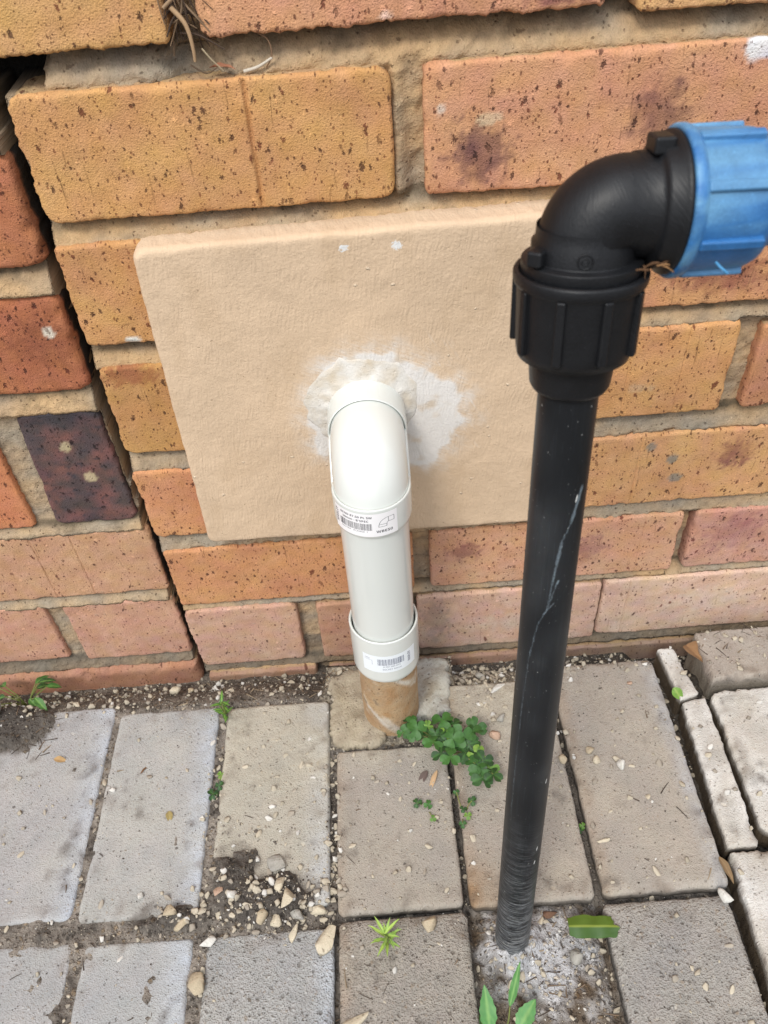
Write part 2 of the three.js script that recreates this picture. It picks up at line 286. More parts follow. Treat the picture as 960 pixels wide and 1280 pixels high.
brick(0.2215, 0.4435, cy(3) + 0.0015, cy(3) + H + 0.001, k(212, 150, 96));
brick(-0.1605, -0.03, cy(2), cy(2) + 0.079, k(196, 142, 76), { rag: RAG, rc: 0.008 });
brick(-0.012, 0.06, cy(2), cy(2) + H, k(200, 142, 86), { cell: 0.006 });
brick(0.077, 0.2985, cy(2), cy(2) + H + 0.004, k(214, 154, 91), { groove: [[0.222, 0.0006, 0.0006], [0.262, 0.0006, 0.0007]] });
brick(0.3145, 0.5365, cy(2) + 0.001, cy(2) + H, k(200, 136, 92), { lessShade: 1 });
brick(-0.1625, -0.08, cy(1), cy(1) + H, k(210, 144, 92), { rag: RAG });
brick(-0.062, 0.16, cy(1), cy(1) + H, k(205, 140, 90), { cell: 0.006 });
brick(0.176, 0.398, cy(1) - 0.003, cy(1) + H - 0.001, k(218, 160, 100), { groove: [[0.244, 0.0009, 0.0008]] });
brick(-0.161, 0.0575, cy(0), cy(0) + H, k(206, 142, 90), { rag: RAG });
brick(0.0725, 0.296, cy(0), cy(0) + H, k(214, 154, 112), { dust: 0.35, groove: [[0.262, 0.0005, 0.0007]] });
brick(0.306, 0.528, cy(0) + 0.001, cy(0) + H, k(203, 142, 116), { dust: 0.4 });
brick(-0.1615, -0.0555, -0.0165, 0.0705, k(202, 154, 124), { mat: B, rag: RAG, dust: 0.35, rc: 0.008 });
brick(-0.0375, 0.0555, -0.0175, 0.066, k(182, 130, 98), { mat: B, dust: 0.3 });
brick(0.059, 0.2355, -0.0165, 0.0665, k(210, 164, 136), { mat: B, dust: 0.75, groove: [[0.19, 0.0006, 0.0007]] });
brick(0.2375, 0.452, -0.013, 0.0685, k(216, 174, 146), { mat: B, dust: 0.75, groove: [[0.262, 0.0006, 0.001]] });
brick(-0.158, -0.047, -0.112, -0.0285, k(165, 122, 94), { mat: B, dust: 0.4, lift: 0.004 });
brick(-0.035, 0.187, -0.112, -0.034, k(160, 120, 95), { mat: B, dust: 0.5, cell: 0.005 });
brick(0.197, 0.419, -0.112, -0.034, k(150, 118, 95), { mat: B, dust: 0.6, cell: 0.005 });
// left of the crack
const CR = [0.0014, 0.0016, 0.0009, 0.0009], LZ = -0.0035;
brick(-0.395, -0.19, 0.512, 0.585, k(170, 96, 58), { lift: LZ - 0.008, cell: 0.004 });
brick(-0.375, -0.1675, 0.418, 0.491, k(186, 114, 68), { rag: CR, crack: 1, lift: LZ, rc: 0.009, r: 0.005 });
brick(-0.30, -0.1695, 0.323, 0.3995, k(178, 104, 62), { rag: CR, crack: 1, lift: LZ, rc: 0.007, r: 0.0045 });
brick(-0.395, -0.318, 0.323, 0.3995, k(186, 112, 68), { lift: LZ, cell: 0.004 });
brick(0, 0, 0, 0, k(84, 68, 68), { q: [[-0.240, 0.192], [-0.1715, 0.192], [-0.1715, 0.305], [-0.233, 0.3065]], rag: CR, crack: 1, lift: LZ, rc: 0.007, red: k(150, 90, 76), label: 'dark purple burnt brick with two cream specks', groove: [] });
brick(-0.395, -0.2575, 0.191, 0.292, k(206, 126, 74), { lift: LZ, dust: 0.1 });
brick(-0.385, -0.1675, 0.1, 0.1805, k(200, 150, 110), { rag: CR, crack: 1, lift: LZ, mat: B, groove: [[-0.27, 0.0007, 0.0009], [-0.235, 0.0006, 0.0009]] });
brick(-0.395, -0.2885, 0.0085, 0.0895, k(200, 144, 112), { lift: LZ, mat: B, dust: 0.2 });
brick(-0.2725, -0.1675, 0.004, 0.0885, k(200, 146, 114), { rag: CR, crack: 1, lift: LZ, mat: B, dust: 0.25 });
brick(-0.39, -0.1655, -0.112, -0.0085, k(168, 112, 80), { rag: [0.001, 0.002, 0.001, 0.001], mat: B, dust: 0.3, lift: 0.003, r: 0.007 });

// mortar: one uneven raked bed behind the bricks
{
  const R = [[-0.0285, -0.0165, 0.5], [0.0705, 0.0792, 1], [0.1527, 0.1712, 1], [0.2447, 0.2632, 1], [0.341, 0.3552, 1], [0.4287, 0.447, 1.25], [0.5205, 0.542, 1.9]];
  const L = [[-0.0085, 0.006, 0.5], [0.0885, 0.1, 0.8], [0.1805, 0.192, 0.6], [0.306, 0.323, 0.7], [0.3995, 0.418, 1.2], [0.491, 0.512, 3]];
  const x0 = -0.43, x1 = 0.6, y0 = -0.1, y1 = 0.66, st = 0.0022, nx = Math.round((x1 - x0) / st), ny = Math.round((y1 - y0) / st), pos = [], col = [], uv = [], idx = [];
  for (let j = 0; j <= ny; j++) for (let i = 0; i <= nx; i++) {
    const x = x0 + i * st, y = y0 + j * st, left = x < -0.1645, n = fb(x / 0.02, y / 0.014, 33, 4), n2 = fb(x / 0.005, y / 0.005, 36, 3);
    let z = -0.009 - 0.002 * n, low = 0.3; const yy = y + 0.0012 * n;
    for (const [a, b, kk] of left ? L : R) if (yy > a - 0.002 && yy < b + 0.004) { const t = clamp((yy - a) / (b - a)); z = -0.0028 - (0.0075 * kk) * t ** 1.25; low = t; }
    if (y > 0.52 && y < 0.545) { z = -0.0055 - 0.015 * sm(0.522, 0.541, y) - 0.004 * sm(-0.2, 0.4, n) - 0.012 * sm(0.022, 0.008, Math.abs(x + 0.05) + 0.006 * n2); z += (-0.055 - z) * sm(-0.132, -0.142, x + 0.006 * n2 + 0.25 * (0.53 - y)); }
    if (y > 0.535 && x > -0.062 && x < -0.04) z = -0.02;
    if (x > 0.0572 && x < 0.0755 && y > 0.447 && y < 0.52) z = -0.0085 + 0.004 * sm(0.068, 0.06, x) - 0.004 * sm(0.49, 0.46, y) * sm(0.062, 0.07, x);
    if (x > 0.296 && x < 0.316 && y > 0.26 && y < 0.342) z = -0.01;
    if (x > 0.294 && x < 0.308 && y > 0.07 && y < 0.153) z = -0.014;
    z += 0.002 * n + 0.0019 * n2;
    const cx = -0.1655 + 0.0012 * gn(y / 0.02, 3.3, 7); if (Math.abs(x - cx) < 0.0028 + 0.0018 * sm(0.1, 0.45, y)) z = -0.058;
    pos.push(x, y, z); uv.push(x / TM, y / TM);
    let c = mixc(MORT, MORTG, clamp(0.35 + 1.1 * fb(x / 0.05, y / 0.03, 41, 3) + (y < 0.3 ? 0.2 : 0)));
    c = mixc(c, GRIME_SHADE, clamp(sm(0.5, 1, low) * 0.75 + 0.35 * sm(0.1, 0.5, n))); if (y < 0.01) c = mixc(c, rgb(105, 98, 88, 0.8 / BASE), 0.6);  // joint tops darkened for shade under the bricks, plus scattered grime
    c = mulc(c, 1 + 0.22 * n2); if (z < -0.04) c = [0.02, 0.017, 0.013];
    col.push(...c);
  }
  for (let j = 0; j < ny; j++) for (let i = 0; i < nx; i++) { const q = j * (nx + 1) + i; idx.push(q, q + 1, q + nx + 2, q, q + nx + 2, q + nx + 1); }
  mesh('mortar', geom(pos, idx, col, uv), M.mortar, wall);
  // the wall goes on around the part that the photograph frames
  const bxs = [[-1.7, -0.43, -0.3, 2.3, -0.2, -0.011], [0.6, 1.7, -0.3, 2.3, -0.2, -0.011], [-0.43, 0.6, 0.66, 2.3, -0.2, -0.011], [-0.43, 0.6, -0.3, 0.66, -0.2, -0.062]];
  const core = mergeGeometries(bxs.map(([a, b, c, d, e, f]) => { const g = new THREE.BoxGeometry(b - a, d - c, f - e); g.translate((a + b) / 2, (c + d) / 2, (e + f) / 2); return g; }));
  mesh('wall_core', paint(core, MORT), M.mortar, wall);
  const bg = paint(new RoundedBoxGeometry(0.222, 0.0735, 0.04, 2, 0.004), [1, 1, 1]); { const p = bg.attributes.position, u = bg.attributes.uv; for (let i = 0; i < p.count; i++) u.setXY(i, (p.getX(i) + p.getZ(i)) / TB, (p.getY(i) + p.getZ(i)) / TB); }
  const list = [], r = rng(303), tones = [k(209, 152, 90), k(208, 143, 98), k(190, 118, 74), k(214, 156, 96), k(196, 130, 90)];
  for (let n = -2; n < 24; n++) for (let i = -7; i < 8; i++) { const x = i * 0.232 + (n & 1 ? 0.116 : 0), y = cy(n) + 0.037; if (x + 0.111 > -0.39 && x - 0.111 < 0.54 && y - 0.03 < 0.61) continue; list.push([x, y, tones[Math.floor(r() * 5)]]); }
  const im = new THREE.InstancedMesh(bg, M.brickA, list.length), m4 = new THREE.Matrix4(), cc = new THREE.Color();
  list.forEach(([x, y, c], i) => { m4.makeTranslation(x, y, -0.02 + (r() - 0.5) * 0.002); im.setMatrixAt(i, m4); im.setColorAt(i, cc.setRGB(...mulc(c, 0.9 + 0.2 * r()))); });
  im.name = 'brick_field'; im.userData = { kind: 'stuff' }; im.castShadow = im.receiveShadow = true; wall.add(im);
}

// ------------------------------------------------------------------ cement panel on the wall
const PIPE = [0.0275, 0.077], ELY = 0.3;   // axis of the white pipe (x, z) and height of its elbow's wall end
{
  const T = 0.34, ox = -0.13, oy = 0.15;
  const S = new Sheet(1024, T, (u, v) => {
    const x = u + ox, y = v + oy, big = fb(x / 0.06, y / 0.06, 51, 4), br = gn(x / 0.0016 + 2 * gn(x / 0.02, y / 0.02, 5), y / 0.012, 52), cloth = gn(x / 0.0019, y / 0.0019, 53), f = fb(x / 0.004, y / 0.004, 54, 3), s = gn(x / 0.0009, y / 0.0009, 55);
    let c = mulc([0.615, 0.457, 0.31], 1 + 0.09 * big + 0.035 * f + 0.03 * s);
    c = mixc(c, [0.54, 0.39, 0.25], 0.55 * sm(0.0, 0.5, fb(x / 0.035 + 4, y / 0.06, 57, 4)));
    // pale filler smeared round the pipe
    const dx = x - 0.036, dy = y - 0.292, ang = Math.atan2(dy, dx), rr = Math.hypot(dx * (dx > 0 ? 0.86 : 1), dy * 0.95), wob = 0.011 * gn(Math.cos(ang) * 2 + 5, Math.sin(ang) * 2, 58) + 0.004 * gn(ang * 5, 1.5, 59);
    const streak = 0.5 + 0.35 * gn((x * 0.5 + y) / 0.0016, (x - y * 0.5) / 0.012, 60) + 1.0 * fb(x / 0.011, y / 0.014, 61, 5);
    const down = sm(-0.9, -1.5, ang) * sm(-2.4, -1.7, ang);
    const w = (1 - sm(0.034 + wob, 0.078 + wob, rr)) * (1 - down), m = clamp(w * 1.15 * clamp(0.25 + 0.75 * streak) + sm(0.053 + wob, 0.047 + wob, rr) * 0.75 * (1 - down));
    const far = dx > 0.02 && dy > -0.035 ? clamp((1 - sm(0.05, 0.085, rr)) * clamp(0.5 * gn(x / 0.0022 + y / 0.004, (y - x) / 0.03, 63) + 0.8 * fb(x / 0.012, y / 0.012, 64, 4)) * 1.6) : 0;
    const mm = sm(0.02, 1.05, Math.max(m, far * 0.75)); c = mixc(c, mulc(mixc([0.71, 0.69, 0.665], [0.62, 0.53, 0.43], sm(0, 0.6, fb(x / 0.014 + 3, y / 0.014, 68, 3))), 1 + 0.05 * f), mm * 0.9);
    for (const [a, b, q] of [[0.022, 0.4255, 0.0026], [0.0555, 0.4245, 0.003]]) { const d = Math.hypot((x - a) / 1.3, y - b) / q + 0.5 * f; c = mixc(c, [0.74, 0.76, 0.77], 0.85 * (1 - sm(0.6, 1, d + 0.5 * gn(x / 0.0012, y / 0.0012, 69)))); }
    return [...c, 0.5 + 0.12 * big + 0.1 * br + 0.05 * cloth + 0.1 * f + 0.06 * s + mm * 0.16 - mm * 0.1 * f];
  });
  const r = rng(71);
  for (let i = 0; i < 60; i++) S.spot(r() * T, r() * T, 0.0004 + 0.0006 * r(), 0.0005, r() * 3, [0.3, 0.2, 0.12], 0.6, -0.1, r() * 90);
  for (let i = 0; i < 40; i++) S.spot(r() * T, r() * T, 0.0006 + 0.0008 * r(), 0.0008, r() * 3, [0.78, 0.66, 0.5], 0.5, 0.35, r() * 90);
  const [pc, ph] = S.maps(false);
  const mat = new THREE.MeshStandardMaterial({ map: pc, bumpMap: ph, bumpScale: 0.0016, roughness: 0.9 });
  const panel = thing('wall_panel', 'square cream cement panel standing proud of the brick wall behind the white pipe', 'wall panel', [0, 0, 0]);
  const g = slab({ q: [[-0.1135, 0.1755], [0.19, 0.1705], [0.19, 0.4375], [-0.1085, 0.4335]], cell: 0.0025, r: 0.0035, rc: 0.007, rag: [0.0009, 0.0005, 0.0006, 0.0006], ragL: 0.025, depth: 0.018, T: 1, seed: 7, lift: 0.0155, chip: 0.7,
    bump: (a, b) => 0.0009 * fb(a / 0.05, b / 0.05, 44, 3) + 0.0004 * fb(a / 0.012, b / 0.012, 45, 3), col: () => [1, 1, 1] });
  const u = g.attributes.uv; for (let i = 0; i < u.count; i++) u.setXY(i, (u.getX(i) - ox) / T, (u.getY(i) - oy) / T);
  g.deleteAttribute('color'); mesh('panel_slab', g, mat, panel);
  // raised filler round the socket
  const pos = [], idx = [], uv = [], na = 120, nr = 16;
  for (let j = 0; j <= nr; j++) for (let i = 0; i < na; i++) {
    const a = (i / na) * Math.PI * 2, ca = Math.cos(a), sa = Math.sin(a), out = 0.039 + 0.005 * gn(ca * 1.5 + 3, sa * 1.5, 5) + 0.003 * gn(ca * 5, sa * 5, 6) + 0.008 * Math.max(0, sa) + (ca < -0.3 ? 0.003 : 0) - 0.006 * Math.max(0, -sa), rr = 0.0265 + (out - 0.0265) * (j / nr), t = j / nr;
    const x = 0.0275 + rr * ca, y = ELY + rr * sa; pos.push(x, y, 0.0152 + 0.0026 * (1 - t) ** 1.5 * (1 + 0.9 * fb(x / 0.009, y / 0.009, 65, 3)) + 0.0006 * (1 - t) * fb(x / 0.003, y / 0.003, 66, 2) + 0.0007 * sm(1, 0.8, t) - (j === nr ? 0.002 : 0)); uv.push(x / TM, y / TM);
  }
  for (let j = 0; j < nr; j++) for (let i = 0; i < na; i++) { const a = j * na + i, b = j * na + ((i + 1) % na), c = a + na, d = b + na; idx.push(a, c, d, a, d, b); }
  const FILL = std({ bumpMap: mortarH, bumpScale: 0.0008, roughness: 0.95 });
  const fg = geom(pos, idx, null, uv); paint(fg, (x, y) => mixc(rgb(226, 221, 213, 0.86), rgb(208, 192, 168, 0.86), clamp(0.3 + 1.1 * fb(x / 0.012, y / 0.012, 67, 3))));
  mesh('filler_ring', fg, FILL, panel, { label: 'rough white filler packed around the pipe' });
}

// ------------------------------------------------------------------ ground sheet, paving, joints
{
  const g = new THREE.PlaneGeometry(120, 120); g.rotateX(-Math.PI / 2); const u = g.attributes.uv; for (let i = 0; i < u.count; i++) u.setXY(i, u.getX(i) * 600, u.getY(i) * 600);
  const m = mesh('ground', paint(g, rgb(120, 112, 98, 0.7 / BASE)), M.soil, scene, { kind: 'structure' }); m.position.y = -0.075;
}
const paving = new THREE.Group(); paving.name = 'paving'; paving.userData = { kind: 'structure' }; scene.add(paving);
const PK = 0.80 / BASE, PAVERS = [];
const pk = (r, g, b) => rgb(r, g, b, PK);
const CEMENT = pk(186, 178, 160), DIRT = pk(74, 68, 62), BLUEW = pk(190, 198, 208), TAN = pk(150, 118, 82);
function paver(x0, x1, z0, z1, o = {}) {
  const s = bseed++, r = rng(s * 131), lift = o.lift || 0, q = o.q ? o.q.map(([x, z]) => [x, -z]) : [[x0, -z1], [x1, -z1], [x1, -z0], [x0, -z0]];
  const xs = q.map((p) => p[0]), zs = q.map((p) => -p[1]);
  PAVERS.push([Math.min(...xs), Math.max(...xs), Math.min(...zs), Math.max(...zs), lift, q]);
  const base = o.color || pk(166, 160, 153);
  const g = slab({ q, seed: s, cell: o.cell || 0.003, r: o.r || 0.004, ry: o.ry || 0.0026, rc: o.rc || 0.005, rag: o.rag || [0.0009, 0.0009, 0.0009, 0.0009], ragL: o.ragL || 0.012, chip: o.chip ?? 1, depth: o.depth || 0.05, T: TP, uvo: [r() * TP, r() * TP], lift,
    bump: (a, b, d) => 0.0009 * fb(a / 0.05 + s, b / 0.05, 72, 3) + (o.rough || 0.0004) * fb(a / 0.008 + s, b / 0.008, 73, 3) + (o.cement ? o.cement(a, -b) * (0.0012 + 0.0016 * fb(a / 0.006, b / 0.006, 74, 3)) : 0),
    col: (a, b, d, side, dep) => {
      const n = fb(a / 0.045 + s, b / 0.045, 75, 4), n2 = fb(a / 0.012, b / 0.012, 76, 3); let c = mulc(base, 1 + 0.13 * n + 0.08 * n2); c = [c[0] * (1 + 0.03 * n2), c[1], c[2] * (1 - 0.05 * n)];
      if (o.white) c = mixc(c, o.white, clamp(0.4 + 1.2 * fb(a / 0.03, b / 0.05, 79, 4)) * 0.85);
      if (o.haze) { const e = o.haze(a, -b); c = mixc(c, BLUEW, clamp(e * (0.6 + 0.8 * n2))); }
      if (o.cement) { const e = o.cement(a, -b); c = mixc(c, CEMENT, clamp(e * (0.75 + 0.7 * n2))); }
      if (o.stain) { const e = o.stain(a, -b); c = mixc(c, TAN, clamp(e * (0.7 + 0.6 * n2))); }
      { const sp = spill(a, -b) + 0.55 * n + 0.5 * n2; c = mixc(c, pk(98, 91, 84), 0.85 * sm(0.12, 0.6, sp)); }
      const edge = 1 - sm(0.002, 0.009, d); if (!side) { c = mixc(c, mulc(c, 1.06), edge); const t = sm(0.0, 0.6, fb(a / 0.02 + 5, b / 0.02, 78, 3) + 0.3 * n2) * (1 - sm(0, 0.024, d)); c = mixc(c, pk(112, 96, 80), 0.6 * t); }
      if (side) c = mixc(c, o.side || DIRT, clamp(0.2 + dep / 0.01));
      return c;
    } });
  g.rotateX(-Math.PI / 2);
  return mesh(o.name || 'paver', g, o.mat || M.paveA, paving, o.label ? { label: o.label } : undefined);
}
const right = (xr) => (x) => 0.85 * sm(0.028, 0.002, xr - x);
// upper row, left to right
paver(-0.45, -0.3455, 0.05, 0.243, { cell: 0.006 });
paver(-0.3385, -0.2343, 0.052, 0.2445, { color: pk(174, 172, 170), haze: right(-0.2343), lift: 0.001 });
paver(-0.2288, -0.1342, 0.0605, 0.2475, { color: pk(178, 176, 171), haze: right(-0.1342), lift: 0.0015 });
paver(-0.1272, -0.0305, 0.062, 0.247, { color: pk(180, 174, 161), haze: right(-0.0305), cement: (x, z) => clamp((sm(0.2, 0.13, z) + 0.6 * sm(0.03, 0.0, -0.0325 - x)) * (0.6 + 0.7 * fb(x / 0.03, z / 0.03, 80, 3))), rough: 0.0007 });
paver(-0.0245, 0.0735, 0.1165, 0.2555, { color: pk(168, 160, 149), lift: 0.001, stain: (x) => 0.3 * sm(0.012, 0.002, x + 0.0245), cement: (x, z) => clamp(sm(0.15, 0.115, z) * (0.5 + 0.9 * fb(x / 0.02, z / 0.02, 82, 3))) });
paver(0.0785, 0.1755, 0.056, 0.2565, { color: pk(170, 161, 149), lift: 0.0005, cement: (x, z) => clamp(sm(0.15, 0.09, z) * (0.7 + 0.8 * fb(x / 0.02, z / 0.02, 81, 3))), stain: (x, z) => 0.75 * sm(0.2, 0.25, z) * sm(0.115, 0.085, x) + 0.3 * sm(0.014, 0.004, x - 0.0785) });
paver(0.1815, 0.2795, 0.0435, 0.2555, { color: pk(173, 164, 152), lift: 0.003, r: 0.008, ry: 0.004, haze: (x) => 0.5 * sm(0.02, 0.004, 0.2795 - x), stain: (x) => 0.3 * sm(0.014, 0.004, x - 0.1815) });
// lower row
paver(-0.45, -0.345, 0.26, 0.46, { cell: 0.006 });
paver(-0.3365, -0.2275, 0.2605, 0.46, { color: pk(170, 169, 167) });
paver(-0.2188, -0.1345, 0.2635, 0.46, { color: pk(172, 172, 170), haze: right(-0.1365), lift: 0.0005 });
paver(-0.1245, -0.0275, 0.264, 0.46, { color: pk(168, 167, 164), mat: M.paveB, haze: (x) => 0.7 * sm(0.02, 0.002, -0.029 - x), lift: 0.001 });
paver(-0.0235, 0.0745, 0.2605, 0.46, { color: pk(160, 153, 143), mat: M.paveB, lift: 0.0035, r: 0.007, ry: 0.0035, stain: (x) => 0.3 * sm(0.014, 0.004, x + 0.0235) });
paver(0.1785, 0.2745, 0.2615, 0.46, { color: pk(164, 159, 152), mat: M.paveB, lift: 0.002, r: 0.007, ry: 0.0035 });
for (let i = -4; i < 1; i++) paver(-0.0237 + i * 0.1035, 0.0745 + i * 0.1035, 0.4655, 0.66, { cell: 0.006, color: pk(158, 152, 146) });
paver(0.0785, 0.1755, 0.4655, 0.66, { cell: 0.006 }); paver(0.1815, 0.2745, 0.4655, 0.66, { cell: 0.006 });
// pale broken concrete pieces at the right end
const ED = { name: 'edging_piece', color: pk(196, 190, 180), white: pk(228, 226, 221), rough: 0.0011, rag: [0.0022, 0.0018, 0.002, 0.0018], ragL: 0.01, r: 0.0028, ry: 0.002, rc: 0.0025, chip: 2.5, side: pk(88, 74, 56) };
paver(0, 0, 0, 0, { ...ED, q: [[0.2925, 0.0915], [0.3115, 0.0865], [0.304, 0.0335], [0.2885, 0.0325]], lift: 0.003 });
paver(0, 0, 0, 0, { ...ED, q: [[0.2875, 0.2275], [0.3125, 0.226], [0.3165, 0.0895], [0.2935, 0.0935]], lift: 0.002 });
paver(0, 0, 0, 0, { ...ED, q: [[0.3195, 0.219], [0.43, 0.222], [0.44, 0.083], [0.3215, 0.085]], lift: 0.003, rag: [0.003, 0.002, 0.004, 0.003], rc: 0.01 });
paver(0, 0, 0, 0, { ...ED, q: [[0.281, 0.345], [0.43, 0.345], [0.43, 0.2305], [0.2875, 0.2305]], lift: 0.005, rag: [0.002, 0.002, 0.002, 0.0022], ry: 0.004 });
paver(0, 0, 0, 0, { ...ED, q: [[0.279, 0.46], [0.43, 0.46], [0.43, 0.349], [0.281, 0.349]], lift: 0.004 });
paver(0, 0, 0, 0, { ...ED, color: pk(168, 156, 144), white: pk(182, 172, 160), q: [[0.326, 0.076], [0.45, 0.074], [0.45, 0.02], [0.326, 0.022]], lift: 0.01, ry: 0.004, rag: [0.0012, 0.001, 0.001, 0.0012], side: pk(150, 140, 126) });

const inPaver = (x, z) => { for (const p of PAVERS) if (x > p[0] && x < p[1] && z > p[2] && z < p[3]) { const q = p[5]; let ok = true; for (let i = 0; i < 4; i++) { const a = q[i], b = q[(i + 1) % 4]; if ((b[0] - a[0]) * (-z - a[1]) - (b[1] - a[1]) * (x - a[0]) < 0) { ok = false; break; } } if (ok) return p; } return null; };
// how much loose dark soil lies at a place, 0..1
function spill(x, z) {
  const e = (cx, cz, rx, rz) => Math.max(0, 1 - Math.hypot((x - cx) / rx, (z - cz) / rz));
  return Math.max(e(-0.083, 0.238, 0.055, 0.026) * 1.3, e(-0.107, 0.222, 0.026, 0.034), e(-0.15, 0.249, 0.05, 0.016) * 0.8, e(-0.335, 0.066, 0.06, 0.04) * 1.3);
}
function soilY(x, z) {
  const n = fb(x / 0.025, z / 0.025, 83, 4), n2 = fb(x / 0.006, z / 0.006, 84, 3), L = sm(0.02, -0.08, x);
  let h = -0.0105 + L * 0.0095;
  const wz = sm(0.055, 0.0, z); h -= wz * 0.037;
  if (x > 0.27) h -= 0.014 * sm(0.27, 0.285, x);
  if (x > 0.077 && x < 0.178 && z > 0.257) { h = -0.011 + 0.005 * sm(0.06, 0.0, Math.hypot(x - 0.125, z - 0.285)) - 0.005 * sm(0.165, 0.177, x) - 0.004 * sm(0.09, 0.08, x); h += 0.002 * n2 + (0.009 + 0.008 * n2) * sm(0.028, 0.012, Math.hypot(x - 0.106, z - 0.281)); }
  if (x > -0.035 && x < 0.09 && z > 0.02 && z < 0.115) h = -0.004;
  const sp = spill(x, z) + 0.45 * n + 0.2 * n2; h += 0.0085 * sm(0.15, 0.9, sp);
  return h + 0.0022 * n + 0.0016 * n2;
}
const topY = (x, z) => { const p = inPaver(x, z), s = soilY(x, z); return p ? Math.max(p[4] - 0.0003, s) : s; };
{
  const x0 = -0.5, x1 = 0.5, z0 = -0.02, z1 = 0.7, st = 0.0024, nx = Math.round((x1 - x0) / st), nz_ = Math.round((z1 - z0) / st), pos = [], col = [], uv = [], idx = [];
  const dark = rgb(88, 82, 76, 0.8 / BASE), grey = rgb(140, 133, 124, 0.8 / BASE), white = rgb(204, 205, 208, 0.85 / BASE), brown = rgb(96, 80, 62, 0.8 / BASE), deep = rgb(62, 56, 48, 0.8 / BASE);
  for (let j = 0; j <= nz_; j++) for (let i = 0; i <= nx; i++) {
    const x = x0 + i * st, z = z0 + j * st, n = fb(x / 0.02, z / 0.02, 86, 4), n2 = fb(x / 0.006, z / 0.006, 87, 3);
    let c = mixc(dark, grey, clamp(0.35 + n + 0.4 * n2));
    c = mixc(c, rgb(158, 150, 140, 0.8 / BASE), sm(-0.02, -0.1, x) * clamp(0.55 + 1.1 * n + 0.4 * n2));
    if (z < 0.055) c = mixc(c, x > 0.08 ? deep : brown, 0.35 + 0.3 * n);
    if (x > 0.27) c = mixc(c, deep, 0.7);
    if (x > 0.077 && x < 0.178 && z > 0.257) { const w = clamp(sm(0.055, 0.012, Math.hypot((x - 0.128) / 1.1, (z - 0.29) / 0.9)) * 1.3 + 1.1 * n + 0.5 * n2 - 0.1); c = mixc(mixc(brown, grey, 0.4 + n), white, w * 0.9); }
    if (x > -0.04 && x < 0.175 && z > 0.02 && z < 0.11) c = mixc(c, rgb(176, 168, 150, 0.8 / BASE), clamp(0.5 + n2));
    const sp = spill(x, z); if (sp > 0.1) c = mixc(c, rgb(78, 73, 68, 0.8 / BASE), clamp(sp * 1.4 + 0.5 * n) * 0.85);
    pos.push(x, soilY(x, z), z); uv.push(x / TS, z / TS); col.push(...mulc(c, 1 + 0.2 * n2));
  }
  for (let j = 0; j < nz_; j++) for (let i = 0; i < nx; i++) { const q = j * (nx + 1) + i; idx.push(q, q + nx + 1, q + nx + 2, q, q + nx + 2, q + 1); }
  mesh('soil', geom(pos, idx, col, uv), M.soil, scene, { kind: 'structure' });
}

// ------------------------------------------------------------------ white waste pipe
function sleeve(r0, r1, y0, y1, lip = 0.0022, seg = 64) {   // hollow socket with rounded rims
  const e = 0.0009, pts = [[r0 - 0.0005, y0], [r0 + 0.0015 - e, y0], [r0 + 0.0015 + 0.0, y0 + e], [r1, y0 + 0.005], [r1, y1 - e], [r1 - e, y1], [r1 - lip + e, y1], [r1 - lip, y1 - e], [r1 - lip, y1 - 0.004]];
  return new THREE.LatheGeometry(pts.map((p) => new THREE.Vector2(...p)), seg);
}
const pvc = new THREE.MeshPhysicalMaterial({ color: new THREE.Color().setRGB(0.67, 0.69, 0.655), roughness: 0.6, clearcoat: 1, clearcoatRoughness: 0.04 });
function labelTexture(w, h, draw) { const cv = document.createElement('canvas'); cv.width = w; cv.height = h; const x = cv.getContext('2d'); draw(x, w, h); const t = new THREE.CanvasTexture(cv); t.colorSpace = THREE.SRGBColorSpace; t.anisotropy = 8; return t; }
function barcode(x, x0, y0, w, h, seed) { const r = rng(seed); let p = x0; while (p < x0 + w) { const b = 2 + Math.floor(r() * 4) * 2; x.fillRect(p, y0, b, h); p += b + 2 + Math.floor(r() * 4) * 2; } }
function curvedPatch(rad, y0, y1, a0, a1) {   // a: angle from +z towards +x
  const g = new THREE.CylinderGeometry(rad, rad, y1 - y0, 40, 1, true, a0, a1 - a0); g.translate(0, (y0 + y1) / 2, 0); return g;
}
